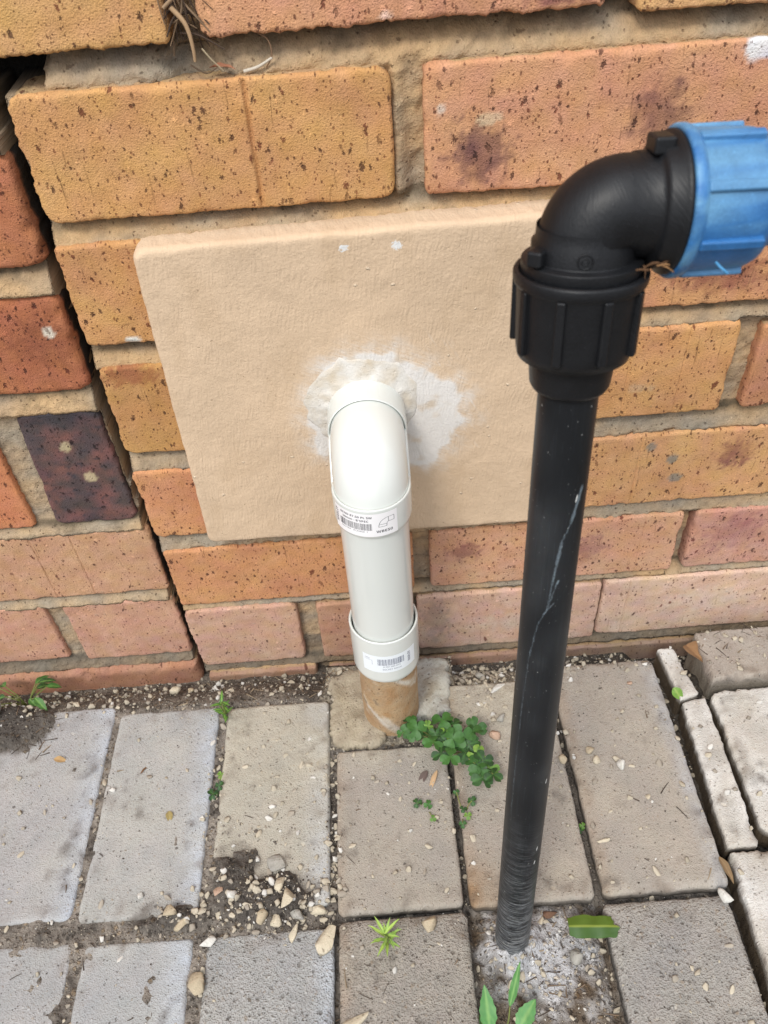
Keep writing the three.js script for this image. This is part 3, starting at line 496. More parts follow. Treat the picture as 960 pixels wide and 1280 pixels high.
{
  const p = thing('waste_pipe', 'white plastic waste pipe with glossy elbow bending down from the cream panel', 'pipe', [PIPE[0], 0, PIPE[1]]);
  // elbow: wall socket, bend and lower socket in one piece
  const rho = 0.03, rb = 0.0262, path = new THREE.CurvePath(), zc = -PIPE[1];
  const V = (y, z) => new THREE.Vector3(0, y, z);
  class Bend extends THREE.Curve { getPoint(t, o = new THREE.Vector3()) { const a = t * Math.PI / 2; return o.set(0, ELY - rho + rho * Math.cos(a), -rho + rho * Math.sin(a)); } }
  const parts = [];
  const s1 = sleeve(0.0262, 0.0284, 0.008, 0.04, 0.002); s1.rotateX(Math.PI / 2); s1.translate(0, ELY, zc); parts.push(s1);
  const tube = (c, r, n = 24) => new THREE.TubeGeometry(c, n, r, 56, false);
  const st = new THREE.CylinderGeometry(rb, rb, 0.02, 56, 1, true); st.rotateX(Math.PI / 2); st.translate(0, ELY, -rho - 0.01); parts.push(st);
  parts.push(tube(new Bend(), rb, 32));
  parts.push(sleeve(0.0254, 0.0276, 0.2565, 0.2835, 0.0022));
  for (const sd of [-1, 1]) { const c3 = new THREE.CatmullRomCurve3([[ELY, -0.038], [ELY, -0.03], [ELY - 0.006, -0.019], [ELY - 0.013, -0.011], [ELY - 0.019, -0.004]].map(([y, z]) => new THREE.Vector3(sd * (rb + 0.0003), y - 0.002, z + 0.0))); parts.push(new THREE.TubeGeometry(c3, 20, 0.0013, 10, false)); }
  const elbow = mesh('elbow', mergeGeometries(parts.map((g) => { const q = g.clone(); return q; })), pvc, p);
  const t1 = labelTexture(1024, 512, (x, w, h) => {
    x.fillStyle = '#f1eff0'; x.fillRect(0, 0, w, h); x.fillStyle = '#2c2c34';
    x.save(); x.translate(70, 350); x.rotate(-Math.PI / 2); x.font = 'bold 84px sans-serif'; x.fillText('MARLEY', -40, 0, 330); x.restore();
    x.font = 'bold 60px sans-serif'; x.fillText('BEND 87.50 PL SW', 130, 100, 530); x.fillText("50mm - B'SPEC", 170, 180, 420);
    barcode(x, 110, 215, 520, 150, 8); x.font = '46px sans-serif'; x.fillText('6001384   0123450  1', 130, 415, 500);
    x.strokeStyle = '#44444c'; x.lineWidth = 7; x.beginPath(); x.moveTo(730, 300); x.quadraticCurveTo(740, 130, 880, 110); x.lineTo(970, 110); x.lineTo(970, 210); x.lineTo(880, 210); x.quadraticCurveTo(850, 215, 850, 300); x.closePath(); x.stroke(); x.beginPath(); x.moveTo(880, 110); x.lineTo(880, 210); x.moveTo(735, 250); x.lineTo(850, 250); x.stroke();
    x.font = 'bold 78px sans-serif'; x.fillText('WBE50', 690, 430, 290);
  });
  mesh('sticker', curvedPatch(0.02775, 0.2598, 0.281, -1.13, 0.62), new THREE.MeshStandardMaterial({ map: t1, roughness: 0.45 }), elbow);
  const straight = new THREE.CylinderGeometry(0.025, 0.025, 0.2, 64, 1, true); straight.translate(0, 0.165, 0); mesh('straight_pipe', straight, pvc, p);
  const cpl = sleeve(0.0262, 0.0283, 0.0845, 0.139, 0.0022); const coupling = mesh('coupling', cpl, pvc, p);
  const t2 = labelTexture(768, 320, (x, w, h) => {
    x.fillStyle = '#e9eef2'; x.fillRect(0, 0, w, h); x.fillStyle = '#5a6078'; barcode(x, 210, 60, 360, 120, 19); x.font = '40px sans-serif'; x.fillText('6 001384 012', 280, 222, 280); x.fillText('SOCKET 50mm', 270, 275, 310);
    x.fillStyle = '#7a7f92'; x.font = '34px sans-serif'; x.fillText('W50', 40, 80); x.fillRect(30, 95, 110, 4); x.fillRect(134, 95, 4, 90); x.fillStyle = '#5a6078'; x.save(); x.translate(680, 240); x.rotate(-Math.PI / 2); x.font = 'bold 62px sans-serif'; x.fillText('MARLEY', 0, 0, 190); x.restore();
  });
  mesh('sticker', curvedPatch(0.0284, 0.1005, 0.1225, -0.72, 0.95), new THREE.MeshStandardMaterial({ map: t2, roughness: 0.4 }), coupling);
  const sg = new THREE.CylinderGeometry(0.0253, 0.0255, 0.14, 96, 70, true), sp = sg.attributes.position;
  for (let i = 0; i < sp.count; i++) { const a = Math.atan2(sp.getX(i), sp.getZ(i)), y = sp.getY(i), n = fb(Math.cos(a) * 1.8 + 7 + Math.sin(a) * 0.7, y / 0.02 + Math.sin(a) * 1.5, 90, 4), kx = 1 + 0.022 * Math.max(0, n); sp.setX(i, sp.getX(i) * kx); sp.setZ(i, sp.getZ(i) * kx); }
  sg.computeVertexNormals(); sg.translate(0, 0.02, 0);
  paint(sg, (x, y, z) => { const a = Math.atan2(x, z), n = fb(Math.cos(a) * 1.8 + 7 + Math.sin(a) * 0.7, (y - 0.02) / 0.02 + Math.sin(a) * 1.5, 90, 4), n2 = fb(x / 0.012 + z / 0.05, y / 0.014 + z / 0.012, 92, 4); let c = mixc(rgb(178, 140, 98, 0.8 / BASE), rgb(192, 168, 134, 0.82 / BASE), clamp(0.4 + n2)); c = mixc(c, rgb(214, 206, 192, 0.85 / BASE), sm(0.1, 0.5, n)); return mixc(c, rgb(100, 84, 70, 0.85 / BASE), sm(0.25, 0.6, n2) * 0.8); });
  { const u = sg.attributes.uv; for (let i = 0; i < u.count; i++) u.setXY(i, u.getX(i) * 0.16 / TM, u.getY(i) * 0.14 / TM); }
  mesh('drain_stub', sg, M.mortar, p, { label: 'dirty orange drain stub streaked with cement' });
}
// rough mortar broken out round the foot of the pipe
function lump(label, q, lift, seed, color) {
  const g = slab({ q: q.map(([x, z]) => [x, -z]), seed, cell: 0.002, r: 0.006, ry: 0.004, rc: 0.01, rag: [0.007, 0.006, 0.006, 0.006], ragL: 0.014, depth: 0.03, T: TM, lift, chip: 1.5,
    bump: (a, b) => 0.003 * fb(a / 0.02 + seed, b / 0.02, 94, 4) + 0.0012 * fb(a / 0.004, b / 0.004, 95, 2),
    col: (a, b, d, side, dep) => { const n = fb(a / 0.015 + seed, b / 0.015, 96, 4); return mulc(mixc(color, rgb(140, 128, 108, 0.8 / BASE), clamp(0.2 + n + (side ? dep / 0.02 : 0))), 1 + 0.1 * n); } });
  g.rotateX(-Math.PI / 2); mesh('mortar_lump', g, M.mortar, scene, { label, category: 'mortar' });
}
lump('tan mortar pad filling the gap left of the orange drain stub', [[-0.026, 0.112], [0.02, 0.1145], [0.022, 0.028], [-0.034, 0.036]], 0.003, 5, rgb(180, 168, 146, 0.8 / BASE));
lump('pale grey mortar block right of the orange drain stub', [[0.044, 0.092], [0.083, 0.09], [0.086, 0.024], [0.04, 0.024]], 0.006, 9, rgb(188, 186, 176, 0.8 / BASE));

// ------------------------------------------------------------------ black water pipe with blue nut
{
  const dir = new THREE.Vector3(0.02, 1, -0.14).normalize(), p = thing('water_pipe', 'black plastic water pipe standing in the paving with an elbow and a blue compression nut', 'pipe', [0.1064, 0, 0.2804]);
  p.quaternion.setFromUnitVectors(new THREE.Vector3(0, 1, 0), dir);
  const S = new Sheet(256, 0.05, (x, y) => { const n = nz(x, y, 0.05, 0.008, 101, 4), f = nz(x, y, 0.05, 0.0012, 102, 2); const q = BASE * (1 + 0.25 * n + 0.15 * f); return [q, q, q, 0.5 + 0.15 * n + 0.2 * f]; });
  const r = rng(8); for (let i = 0; i < 26; i++) S.spot(r() * 0.05, r() * 0.05, 0.0002 + 0.0003 * r(), 0.0003, 0, [1, 1, 1], 0.9, 0.2, i);
  const [sc, sh] = S.maps();
  const plastic = new THREE.MeshPhysicalMaterial({ vertexColors: true, map: sc, bumpMap: sh, bumpScale: 0.0003, roughness: 0.44, specularIntensity: 0.6 }), blue = std({ map: sc, bumpMap: sh, bumpScale: 0.0004, roughness: 0.5 });
  const BLK = [0.009, 0.0095, 0.011].map((v) => v / BASE);
  // pipe skin: scuffs, a pale branching scratch and dusty foot
  const L = 0.5, skin = labelTexture(512, 2048, (x, w, h) => {
    x.fillStyle = '#17191c'; x.fillRect(0, 0, w, h); const q = rng(12);
    const Y = (t) => h * (1 - (t + 0.03) / L), X = (deg) => w * (0.5 + deg / 360);
    for (let i = 0; i < 60; i++) { const a = q() * w, b = q() * h, R = 30 + 110 * q(), g = x.createRadialGradient(a, b, 0, a, b, R); g.addColorStop(0, 'rgba(120,122,122,0.13)'); g.addColorStop(1, 'rgba(120,122,122,0)'); x.fillStyle = g; x.fillRect(a - R, b - R, 2 * R, 2 * R); }
    for (let i = 0; i < 1500; i++) { x.globalAlpha = 0.08 + 0.22 * q(); x.strokeStyle = q() < 0.6 ? '#4a5058' : '#0d0e10'; x.lineWidth = 0.6 + q(); const a = q() * w, b = q() * h, l = 10 + 80 * q(); x.beginPath(); x.moveTo(a, b); x.lineTo(a + (q() - 0.5) * 6, b + l); x.stroke(); }
    for (let i = 0; i < 5200; i++) { const t = 0.19 * q() ** 1.6 - 0.02, a = q() * w, y = Y(t), l = 14 + 70 * q(); x.globalAlpha = (0.35 + 0.4 * q()) * (1 - t / 0.18); x.strokeStyle = q() < 0.75 ? '#8f9294' : '#b4b3ae'; x.lineWidth = 0.6 + 1.5 * q(); x.beginPath(); x.moveTo(a, y); x.quadraticCurveTo(a + l * 0.5, y + (q() - 0.5) * 8, a + l, y + (q() - 0.35) * 14); x.stroke(); }
    for (let i = 0; i < 420; i++) { x.globalAlpha = 0.4 + 0.5 * q(); x.fillStyle = '#b9b9b4'; const e = 0.6 + 1.3 * q() * q(); x.beginPath(); x.ellipse(q() * w, q() * h, e, e * (1 + q()), q() * 3, 0, 7); x.fill(); }
    x.globalAlpha = 0.85; x.strokeStyle = '#59646b'; x.lineCap = 'round';
    const line = (pts, lw) => { for (let i = 0; i + 1 < pts.length; i++) { const n = 14; for (let s = 0; s < n; s++) { const f = s / n, a = pts[i], b = pts[i + 1]; x.lineWidth = lw * (0.4 + q()); x.globalAlpha = 0.2 + 0.4 * q(); x.beginPath(); x.moveTo(X(a[0] + (b[0] - a[0]) * f) + (q() - 0.5) * 3, Y(a[1] + (b[1] - a[1]) * f)); x.lineTo(X(a[0] + (b[0] - a[0]) * (f + 1 / n)) + (q() - 0.5) * 3, Y(a[1] + (b[1] - a[1]) * (f + 1 / n))); x.stroke(); } } };
    line([[38, 0.415], [24, 0.4], [4, 0.388], [-8, 0.36], [-14, 0.345], [-30, 0.335], [-44, 0.31], [-52, 0.27], [-56, 0.22], [-58, 0.17]], 4.5);
    x.strokeStyle = '#68747b'; line([[38, 0.415], [30, 0.408], [20, 0.398]], 11); line([[4, 0.388], [-8, 0.362]], 9); line([[-14, 0.345], [2, 0.362], [6, 0.364]], 5); line([[-20, 0.342], [0, 0.35]], 4);
    x.globalAlpha = 0.9; x.fillStyle = '#d8d8d4'; for (const [a, t] of [[40, 0.205], [32, 0.12], [26, 0.41], [36, 0.135]]) { x.beginPath(); x.ellipse(X(a), Y(t), 3, 9, 0.3, 0, 7); x.fill(); }
  });
  const pg = new THREE.CylinderGeometry(0.0125, 0.0126, L, 64, 1, true, Math.PI, Math.PI * 2); pg.translate(0, L / 2 - 0.03, 0);
  mesh('upright_pipe', pg, new THREE.MeshPhysicalMaterial({ map: skin, roughness: 0.42, specularIntensity: 0.6 }), p);
  const lathe = (pts) => new THREE.LatheGeometry(pts.map((a) => new THREE.Vector2(...a)), 72);
  const uvm = (g, s = 0.05) => { const u = g.attributes.uv, q = g.attributes.position; for (let i = 0; i < u.count; i++) u.setXY(i, (Math.atan2(q.getX(i), q.getZ(i)) * 0.024) / s, (q.getY(i) + Math.hypot(q.getX(i), q.getZ(i))) / s); return g; };
  const HX = 0.5305, rho = 0.0135;   // height of the level arm
  // elbow body
  class Bend extends THREE.Curve { getPoint(t, o = new THREE.Vector3()) { const a = t * Math.PI / 2; return o.set(rho - rho * Math.cos(a), HX - rho + rho * Math.sin(a), 0); } }
  const bend = new THREE.TubeGeometry(new Bend(), 30, 0.0176, 56, false);
  const lower = lathe([[0.0176, 0.5145], [0.0178, 0.51], [0.0192, 0.5085], [0.0192, 0.5035], [0.0198, 0.503], [0.0222, 0.5025], [0.0226, 0.502], [0.0226, 0.4975], [0.0216, 0.497], [0.0216, 0.494], [0.02, 0.49]].map(([a, b]) => [a, b + 0.0105]).reverse());
  const upper = lathe([[0.0176, -0.002], [0.0176, 0.0022], [0.0182, 0.0026], [0.0182, 0.0075], [0.0205, 0.0085], [0.0222, 0.0095], [0.0226, 0.0135], [0.0246, 0.014], [0.0246, 0.0165], [0.0225, 0.0172], [0.0225, 0.022]].reverse());
  upper.rotateZ(-Math.PI / 2); upper.translate(0.0135, HX, 0);
  const flip = (g) => { const i = g.index.array; for (let a = 0; a < i.length; a += 3) { const t = i[a]; i[a] = i[a + 1]; i[a + 1] = t; } g.computeVertexNormals(); return g; };
  const lug = (x, y, z, rx, ry) => { const b = new RoundedBoxGeometry(0.008, 0.006, 0.006, 2, 0.0012); b.rotateX(rx); b.rotateY(ry); b.translate(x, y, z); return b; };
  const l1 = lug(-0.0185, 0.5165, 0.009, 0, 0.9), l2 = new RoundedBoxGeometry(0.0075, 0.006, 0.011, 2, 0.0012); l2.translate(0.0225, HX + 0.021, 0.003);
  const emb = new THREE.TorusGeometry(0.0026, 0.00035, 6, 24), emb2 = new THREE.TorusGeometry(0.0012, 0.0003, 6, 16); for (const e of [emb, emb2]) { e.translate(0, 0.5172, 0.0192); e.rotateY(-0.2); }
  const seal = lathe([[0.0135, 0.487], [0.0218, 0.487], [0.0218, 0.505]]);
  mesh('elbow', paint(uvm(mergeGeometries([bend, lower, upper, seal, l1, l2, emb, emb2].map((g) => { const q = g.index ? g : mergeVertices(g); return q; }))), BLK), plastic, p);
  // compression nut: shell and grip ribs; axis along y, open end up
  function nut(name, R, tint, mat, n, off) {
    const g = new THREE.Group(); g.name = name; p.add(g);
    const shell = lathe([[0.0127, -0.0205], [0.0152, -0.0195], [0.0163, -0.0175], [0.0172, -0.0075], [0.0182, -0.006], [0.0222, -0.0045], [R - 0.0025, -0.001], [R - 0.0022, 0.002], [R - 0.0016, 0.0235], [R - 0.0004, 0.0248], [R, 0.0262], [R, 0.0285], [R - 0.0006, 0.0295], [R - 0.002, 0.0295], [R - 0.0026, 0.0285], [R - 0.0026, 0.018], [0.02, 0.017]]);
    mesh('nut_shell', paint(uvm(shell), tint), mat, g);
    for (let i = 0; i < n; i++) { const rg = new RoundedBoxGeometry(0.0036, 0.0255, 0.0034, 2, 0.0008), a = off + (i / n) * Math.PI * 2; rg.translate(0, 0.0118, R - 0.0017); rg.rotateX(0.0); rg.rotateY(a); mesh('grip_rib', paint(uvm(mergeVertices(rg)), tint), mat, g); }
    return g;
  }
  const n1 = nut('black_nut', 0.0253, BLK, plastic, 9, -0.28 - 0.218); n1.position.y = 0.4795;
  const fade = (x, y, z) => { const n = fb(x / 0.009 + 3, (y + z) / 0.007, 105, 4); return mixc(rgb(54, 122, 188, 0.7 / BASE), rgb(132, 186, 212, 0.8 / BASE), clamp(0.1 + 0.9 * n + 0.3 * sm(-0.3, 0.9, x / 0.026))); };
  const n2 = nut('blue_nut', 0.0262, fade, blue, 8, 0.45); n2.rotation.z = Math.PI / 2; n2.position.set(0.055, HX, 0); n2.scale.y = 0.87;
  // a thread of torn plastic on the blue nut
  const curl = new THREE.TubeGeometry(new THREE.CatmullRomCurve3([new THREE.Vector3(0.0415, HX - 0.015, 0.0212), new THREE.Vector3(0.043, HX - 0.0165, 0.0235), new THREE.Vector3(0.0455, HX - 0.0185, 0.0235)]), 8, 0.0005, 6);
  mesh('torn_thread', paint(curl, rgb(90, 170, 225, 0.8 / BASE)), blue, n2.parent);
  const arm = new THREE.CylinderGeometry(0.0126, 0.0126, 1.2, 40, 1, true); arm.rotateZ(Math.PI / 2); arm.translate(0.68, HX, 0); mesh('level_pipe', paint(uvm(arm), BLK), plastic, p);
}

// ------------------------------------------------------------------ loose stones, chips and grit
function pebbleGeo(seed, sx, sy, sz, n = 22, flat = false) {
  const r = rng(seed), pts = [];
  for (let i = 0; i < n; i++) { const u = r() * 2 - 1, a = r() * 6.283, q = Math.sqrt(1 - u * u), e = 0.82 + 0.25 * r(); pts.push(new THREE.Vector3(q * Math.cos(a) * sx * e, u * sy * e, q * Math.sin(a) * sz * e)); }
  let g = new ConvexGeometry(pts); g.deleteAttribute('normal'); g.deleteAttribute('uv'); g = mergeVertices(g, 1e-7);
  if (!flat) { const p = g.attributes.position, m = new THREE.Vector3(), N = p.count, acc = new Float32Array(N * 3), cnt = new Float32Array(N), ix = g.index.array; // subdivide once and soften
    const pos = [...p.array], out = [], mid = new Map(); const md = (a, b) => { const kk = a < b ? a * 4096 + b : b * 4096 + a; if (!mid.has(kk)) { mid.set(kk, pos.length / 3); for (let e = 0; e < 3; e++) pos.push((p.array[a * 3 + e] + p.array[b * 3 + e]) / 2); } return mid.get(kk); };
    for (let t = 0; t < ix.length; t += 3) { const [a, b, c] = [ix[t], ix[t + 1], ix[t + 2]], d = md(a, b), e = md(b, c), f = md(c, a); out.push(a, d, f, d, b, e, f, e, c, d, e, f); for (const [v, w] of [[a, b], [b, c], [c, a]]) { for (let q = 0; q < 3; q++) { acc[v * 3 + q] += p.array[w * 3 + q]; } cnt[v]++; } }
    for (let v = 0; v < N; v++) for (let q = 0; q < 3; q++) pos[v * 3 + q] = pos[v * 3 + q] * 0.9 + (0.1 * acc[v * 3 + q]) / cnt[v];
    g = geom(pos, out); }
  const p = g.attributes.position, uv = []; for (let i = 0; i < p.count; i++) uv.push((p.getX(i) + p.getY(i) * 0.7) / TM + r() * 0.004, (p.getZ(i) + p.getY(i) * 0.4) / TM); g.setAttribute('uv', new THREE.Float32BufferAttribute(uv, 2));
  g.computeVertexNormals(); return g;
}
const STONE = { tan: rgb(184, 169, 143, 0.85 / BASE), cream: rgb(206, 194, 170, 0.82 / BASE), grey: rgb(168, 164, 155, 0.82 / BASE), white: rgb(214, 211, 203, 0.82 / BASE), pink: rgb(190, 160, 138, 0.85 / BASE), brown: rgb(112, 84, 66, 0.85 / BASE) };
const STONES = [  // x, z, half sizes, turn, tone, label
  [-0.184, 0.031, 0.0075, 0.006, 0.0065, 0.5, 'cream', 'largest cream pebble at the wall foot near the vertical crack'],
  [-0.171, 0.028, 0.005, 0.004, 0.0045, 1.2, 'tan', 'small tan pebble at the wall foot beside a larger cream pebble'],
  [-0.128, 0.296, 0.0085, 0.006, 0.0105, 0.3, 'tan', 'rounded tan stone on the joint of the lower left pavers'],
  [-0.0325, 0.273, 0.0085, 0.005, 0.0155, -0.35, 'cream', 'long cream stone lying at the paver corner by the middle joint'],
  [-0.013, 0.329, 0.014, 0.003, 0.006, 0.55, 'cream', 'pointed cream shard lying at the bottom edge of the photo'],
  [-0.153, 0.2475, 0.008, 0.004, 0.0065, 0.4, 'tan', 'flat tan stone at the left end of the dark soil spill'],
  [-0.064, 0.2435, 0.0105, 0.0065, 0.0105, 0.9, 'cream', 'biggest cream stone in the rubble heap on the spill'],
  [-0.0735, 0.2115, 0.0105, 0.003, 0.0105, 0.2, 'grey', 'flat grey chip lying just above the rubble heap'],
  [-0.117, 0.2325, 0.007, 0.004, 0.006, 1.0, 'pink', 'pinkish stone in the dark soil left of the rubble heap'],
  [-0.181, 0.2315, 0.0035, 0.003, 0.0045, 0.2, 'white', 'tiny whitish stone alone on the second left paver edge'],
  [-0.0685, 0.23, 0.005, 0.0035, 0.011, -0.3, 'cream', 'upright cream splinter above the biggest rubble stone'],
  [-0.1225, 0.2685, 0.0085, 0.004, 0.005, 0.3, 'white', 'white chip below the dark soil spill on a paver joint'],
  [0.0445, 0.2675, 0.0085, 0.0055, 0.008, 0.6, 'tan', 'tan stone alone on the lower middle paver'],
  [0.199, 0.136, 0.0055, 0.004, 0.005, 0.2, 'tan', 'upper of two touching tan pebbles on the right paver'],
  [0.2015, 0.1455, 0.0052, 0.004, 0.0048, 1.3, 'cream', 'lower of two touching tan pebbles on the right paver'],
  [0.2215, 0.1505, 0.0055, 0.0045, 0.007, 0.4, 'white', 'white pebble right of the pair on the right paver'],
  [0.1735, 0.1415, 0.0075, 0.0045, 0.006, 0.3, 'tan', 'tan stone in the joint right of the black pipe'],
  [0.251, 0.0705, 0.0035, 0.003, 0.0035, 0.1, 'pink', 'small pinkish pebble near the far end of the right paver'],
  [0.1165, 0.036, 0.0055, 0.005, 0.0055, 0.4, 'grey', 'small grey pebble at the wall foot right of the white pipe'],
  [0.13, 0.0635, 0.0125, 0.003, 0.0045, 0.45, 'white', 'white wedge-shaped chip beside the black pipe near the wall'],
  [0.272, 0.2635, 0.0055, 0.004, 0.0085, 0.5, 'white', 'white chip standing in the joint at the right pavers corner'],
  [0.152, 0.2955, 0.0068, 0.005, 0.0075, 0.1, 'grey', 'grey-white block of cement in the bare patch by the pipe foot'],
  [0.1185, 0.1125, 0.006, 0.005, 0.0075, 0.9, 'pink', 'pinkish stone left of the black pipe above the clover'],
  [0.1265, 0.096, 0.0058, 0.0045, 0.006, 0.2, 'grey', 'grey stone left of the black pipe near the grey mortar block'],
  [0.191, 0.2145, 0.0075, 0.0018, 0.003, 0.05, 'cream', 'flat oblong cream chip on the right paver'],
  [0.2365, 0.181, 0.0028, 0.002, 0.0035, 0.2, 'cream', 'tiny cream pebble right of the centre of the right paver'],
  [-0.082, 0.255, 0.0075, 0.005, 0.0065, 0.7, 'tan', 'tan stone at the lower left of the rubble heap'],
  [-0.0715, 0.2575, 0.0065, 0.005, 0.006, 1.7, 'cream', 'cream stone at the lower middle of the rubble heap'],
  [-0.0395, 0.2495, 0.0075, 0.0045, 0.006, 0.3, 'cream', 'cream stone at the right end of the rubble heap'],
  [-0.0555, 0.2525, 0.0075, 0.0045, 0.0065, 2.1, 'grey', 'greyish stone between the heap and the right-hand rubble stone'],
  [-0.0575, 0.267, 0.004, 0.003, 0.0095, -0.5, 'cream', 'thin cream splinter below the rubble heap'],
  [-0.1075, 0.2365, 0.005, 0.004, 0.006, 0.8, 'white', 'white stone in the middle of the dark soil spill'],
  [-0.144, 0.2545, 0.0035, 0.003, 0.011, -0.85, 'tan', 'slanting tan splinter at the left of the dark soil spill'],
  [-0.345, 0.055, 0.011, 0.009, 0.011, 0.4, 'grey', 'big grey stone cut by the left edge of the photo'],
  [0.138, 0.2635, 0.0075, 0.003, 0.0045, 0.1, 'brown', 'dark brown bark chip beside the cut green leaf'],
  [0.0895, 0.2755, 0.003, 0.0025, 0.003, 0.1, 'white', 'tiny white chip left of the black pipe foot'],
];
STONES.forEach(([x, z, a, b, c, t, tone, label], i) => {
  const g = pebbleGeo(500 + i * 7, a * 0.92, b * 0.9, c * 0.92, 13); const base = STONE[tone]; paint(g, (px, py, pz) => mulc(base, 1 + 0.22 * fb(px / 0.004 + i, (py + pz) / 0.004, 110, 3)));
  const m = mesh('stone', g, M.stone, scene, { label, category: 'stone', group: 'loose stones on the paving' }); m.rotation.y = t; m.position.set(x, topY(x, z) + b * 0.62, z);
});
{ // crumbs too many to count
  const r = rng(909), dens = (x, z) => {
    const e = (cx, cz, rx, rz) => Math.max(0, 1 - Math.hypot((x - cx) / rx, (z - cz) / rz)), p = inPaver(x, z);
    let d = p ? 0.035 : 0.22;
    if (p && x > -0.03) d += 0.05;
    d += 1.7 * e(-0.062, 0.243, 0.05, 0.032) + 0.55 * e(-0.1, 0.235, 0.055, 0.04) + 0.5 * e(-0.15, 0.25, 0.07, 0.02) + 0.8 * e(-0.03, 0.18, 0.014, 0.13) + 0.35 * e(-0.075, 0.14, 0.06, 0.09) + 0.9 * e(0.12, 0.07, 0.06, 0.07) + 0.6 * e(0.11, 0.03, 0.09, 0.03) + 0.5 * e(0.13, 0.3, 0.06, 0.05) + (z < 0.06 ? 0.3 : 0) + 0.5 * e(-0.131, 0.15, 0.012, 0.1) + 0.3 * e(0.05, 0.15, 0.05, 0.06);
    return Math.min(1, d);
  };
  const kinds = [0, 1, 2].map((i) => paint(pebbleGeo(40 + i, 1, 0.7, 1.1, 12, true), [1, 1, 1])), lists = [[], [], []];
  let tries = 0;
  while (tries++ < 46000) {
    const x = -0.42 + 0.85 * r(), z = 0.0 + 0.4 * r(), d = dens(x, z); if (r() > d) continue;
    const s = 0.0004 + 0.0031 * Math.pow(r(), d > 0.6 ? 3.6 : 6.5); const a = r(), b = r(), c = r(), dk = (a * 7 + b * 3) % 1 >= 0.82, e = dk ? Math.min(s, 0.0009) : s; lists[Math.floor(r() * 3)].push([x, topY(x, z) + e * 0.35, z, e, a, b, c]);
  }
  const mat = new THREE.MeshStandardMaterial({ roughness: 0.95, vertexColors: true }), m4 = new THREE.Matrix4(), qt = new THREE.Quaternion(), eu = new THREE.Euler(), cc = new THREE.Color();
  lists.forEach((l, ki) => {
    const im = new THREE.InstancedMesh(kinds[ki], mat, l.length);
    l.forEach(([x, y, z, s, a, b, c], i) => { eu.set(a * 0.8, b * 6.28, c * 0.8); qt.setFromEuler(eu); m4.compose(new THREE.Vector3(x, y, z), qt, new THREE.Vector3(s * (0.7 + a * 0.6), s, s * (0.7 + c * 0.6))); im.setMatrixAt(i, m4);
      const q = (a * 7 + b * 3) % 1, base = q < 0.5 ? rgb(188, 177, 157, 0.8) : q < 0.6 ? rgb(214, 210, 202, 0.8) : q < 0.82 ? rgb(160, 150, 136, 0.85) : rgb(70, 60, 52, 0.85); im.setColorAt(i, cc.setRGB(...mulc(base, 0.85 + 0.3 * c))); });
    im.name = numbered('grit'); im.castShadow = im.receiveShadow = true; im.userData = { kind: 'stuff', label: 'fine crumbs of stone and cement strewn over the paving', category: 'grit' }; scene.add(im);
  });
  // short dry bits of straw along the wall foot
  const bit = new THREE.CylinderGeometry(0.0003, 0.0006, 0.012, 5, 3); { const p = bit.attributes.position; for (let i = 0; i < p.count; i++) p.setX(i, p.getX(i) + 0.0006 * Math.cos(p.getY(i) * 180)); } bit.computeVertexNormals(); paint(bit, [1, 1, 1]);
  const bl = []; tries = 0;
  while (tries++ < 5200) { const x = -0.42 + 0.85 * r(), z = 0.4 * r(), p = inPaver(x, z); const d = z < 0.055 && x < -0.03 ? 0.8 : z < 0.05 ? 0.35 : x < -0.28 && z < 0.1 ? 0.5 : x > 0.085 && x < 0.17 && z > 0.262 ? 0.4 : p ? 0.012 : 0.05; if (r() < d) bl.push([x, topY(x, z) + 0.0006, z, r(), r(), r()]); }
  const bm = new THREE.InstancedMesh(bit, M.straw, bl.length);
  bl.forEach(([x, y, z, a, b, c], i) => { eu.set(Math.PI / 2 + (a - 0.5) * 0.35, 0, b * 6.28, 'YXZ'); eu.y = b * 6.28; eu.z = 0; qt.setFromEuler(eu); m4.compose(new THREE.Vector3(x, y, z), qt, new THREE.Vector3(0.5 + 0.6 * a, 0.25 + 0.9 * c, 0.5 + 0.6 * a)); bm.setMatrixAt(i, m4); bm.setColorAt(i, cc.setRGB(...mulc(a < 0.7 ? rgb(70, 58, 48) : a < 0.9 ? rgb(112, 94, 76) : rgb(140, 124, 102), 0.8 + 0.3 * b))); });
  bm.name = 'plant_litter'; bm.castShadow = bm.receiveShadow = true; bm.userData = { kind: 'stuff', label: 'dry plant litter along the foot of the wall', category: 'plant litter' }; scene.add(bm);
}

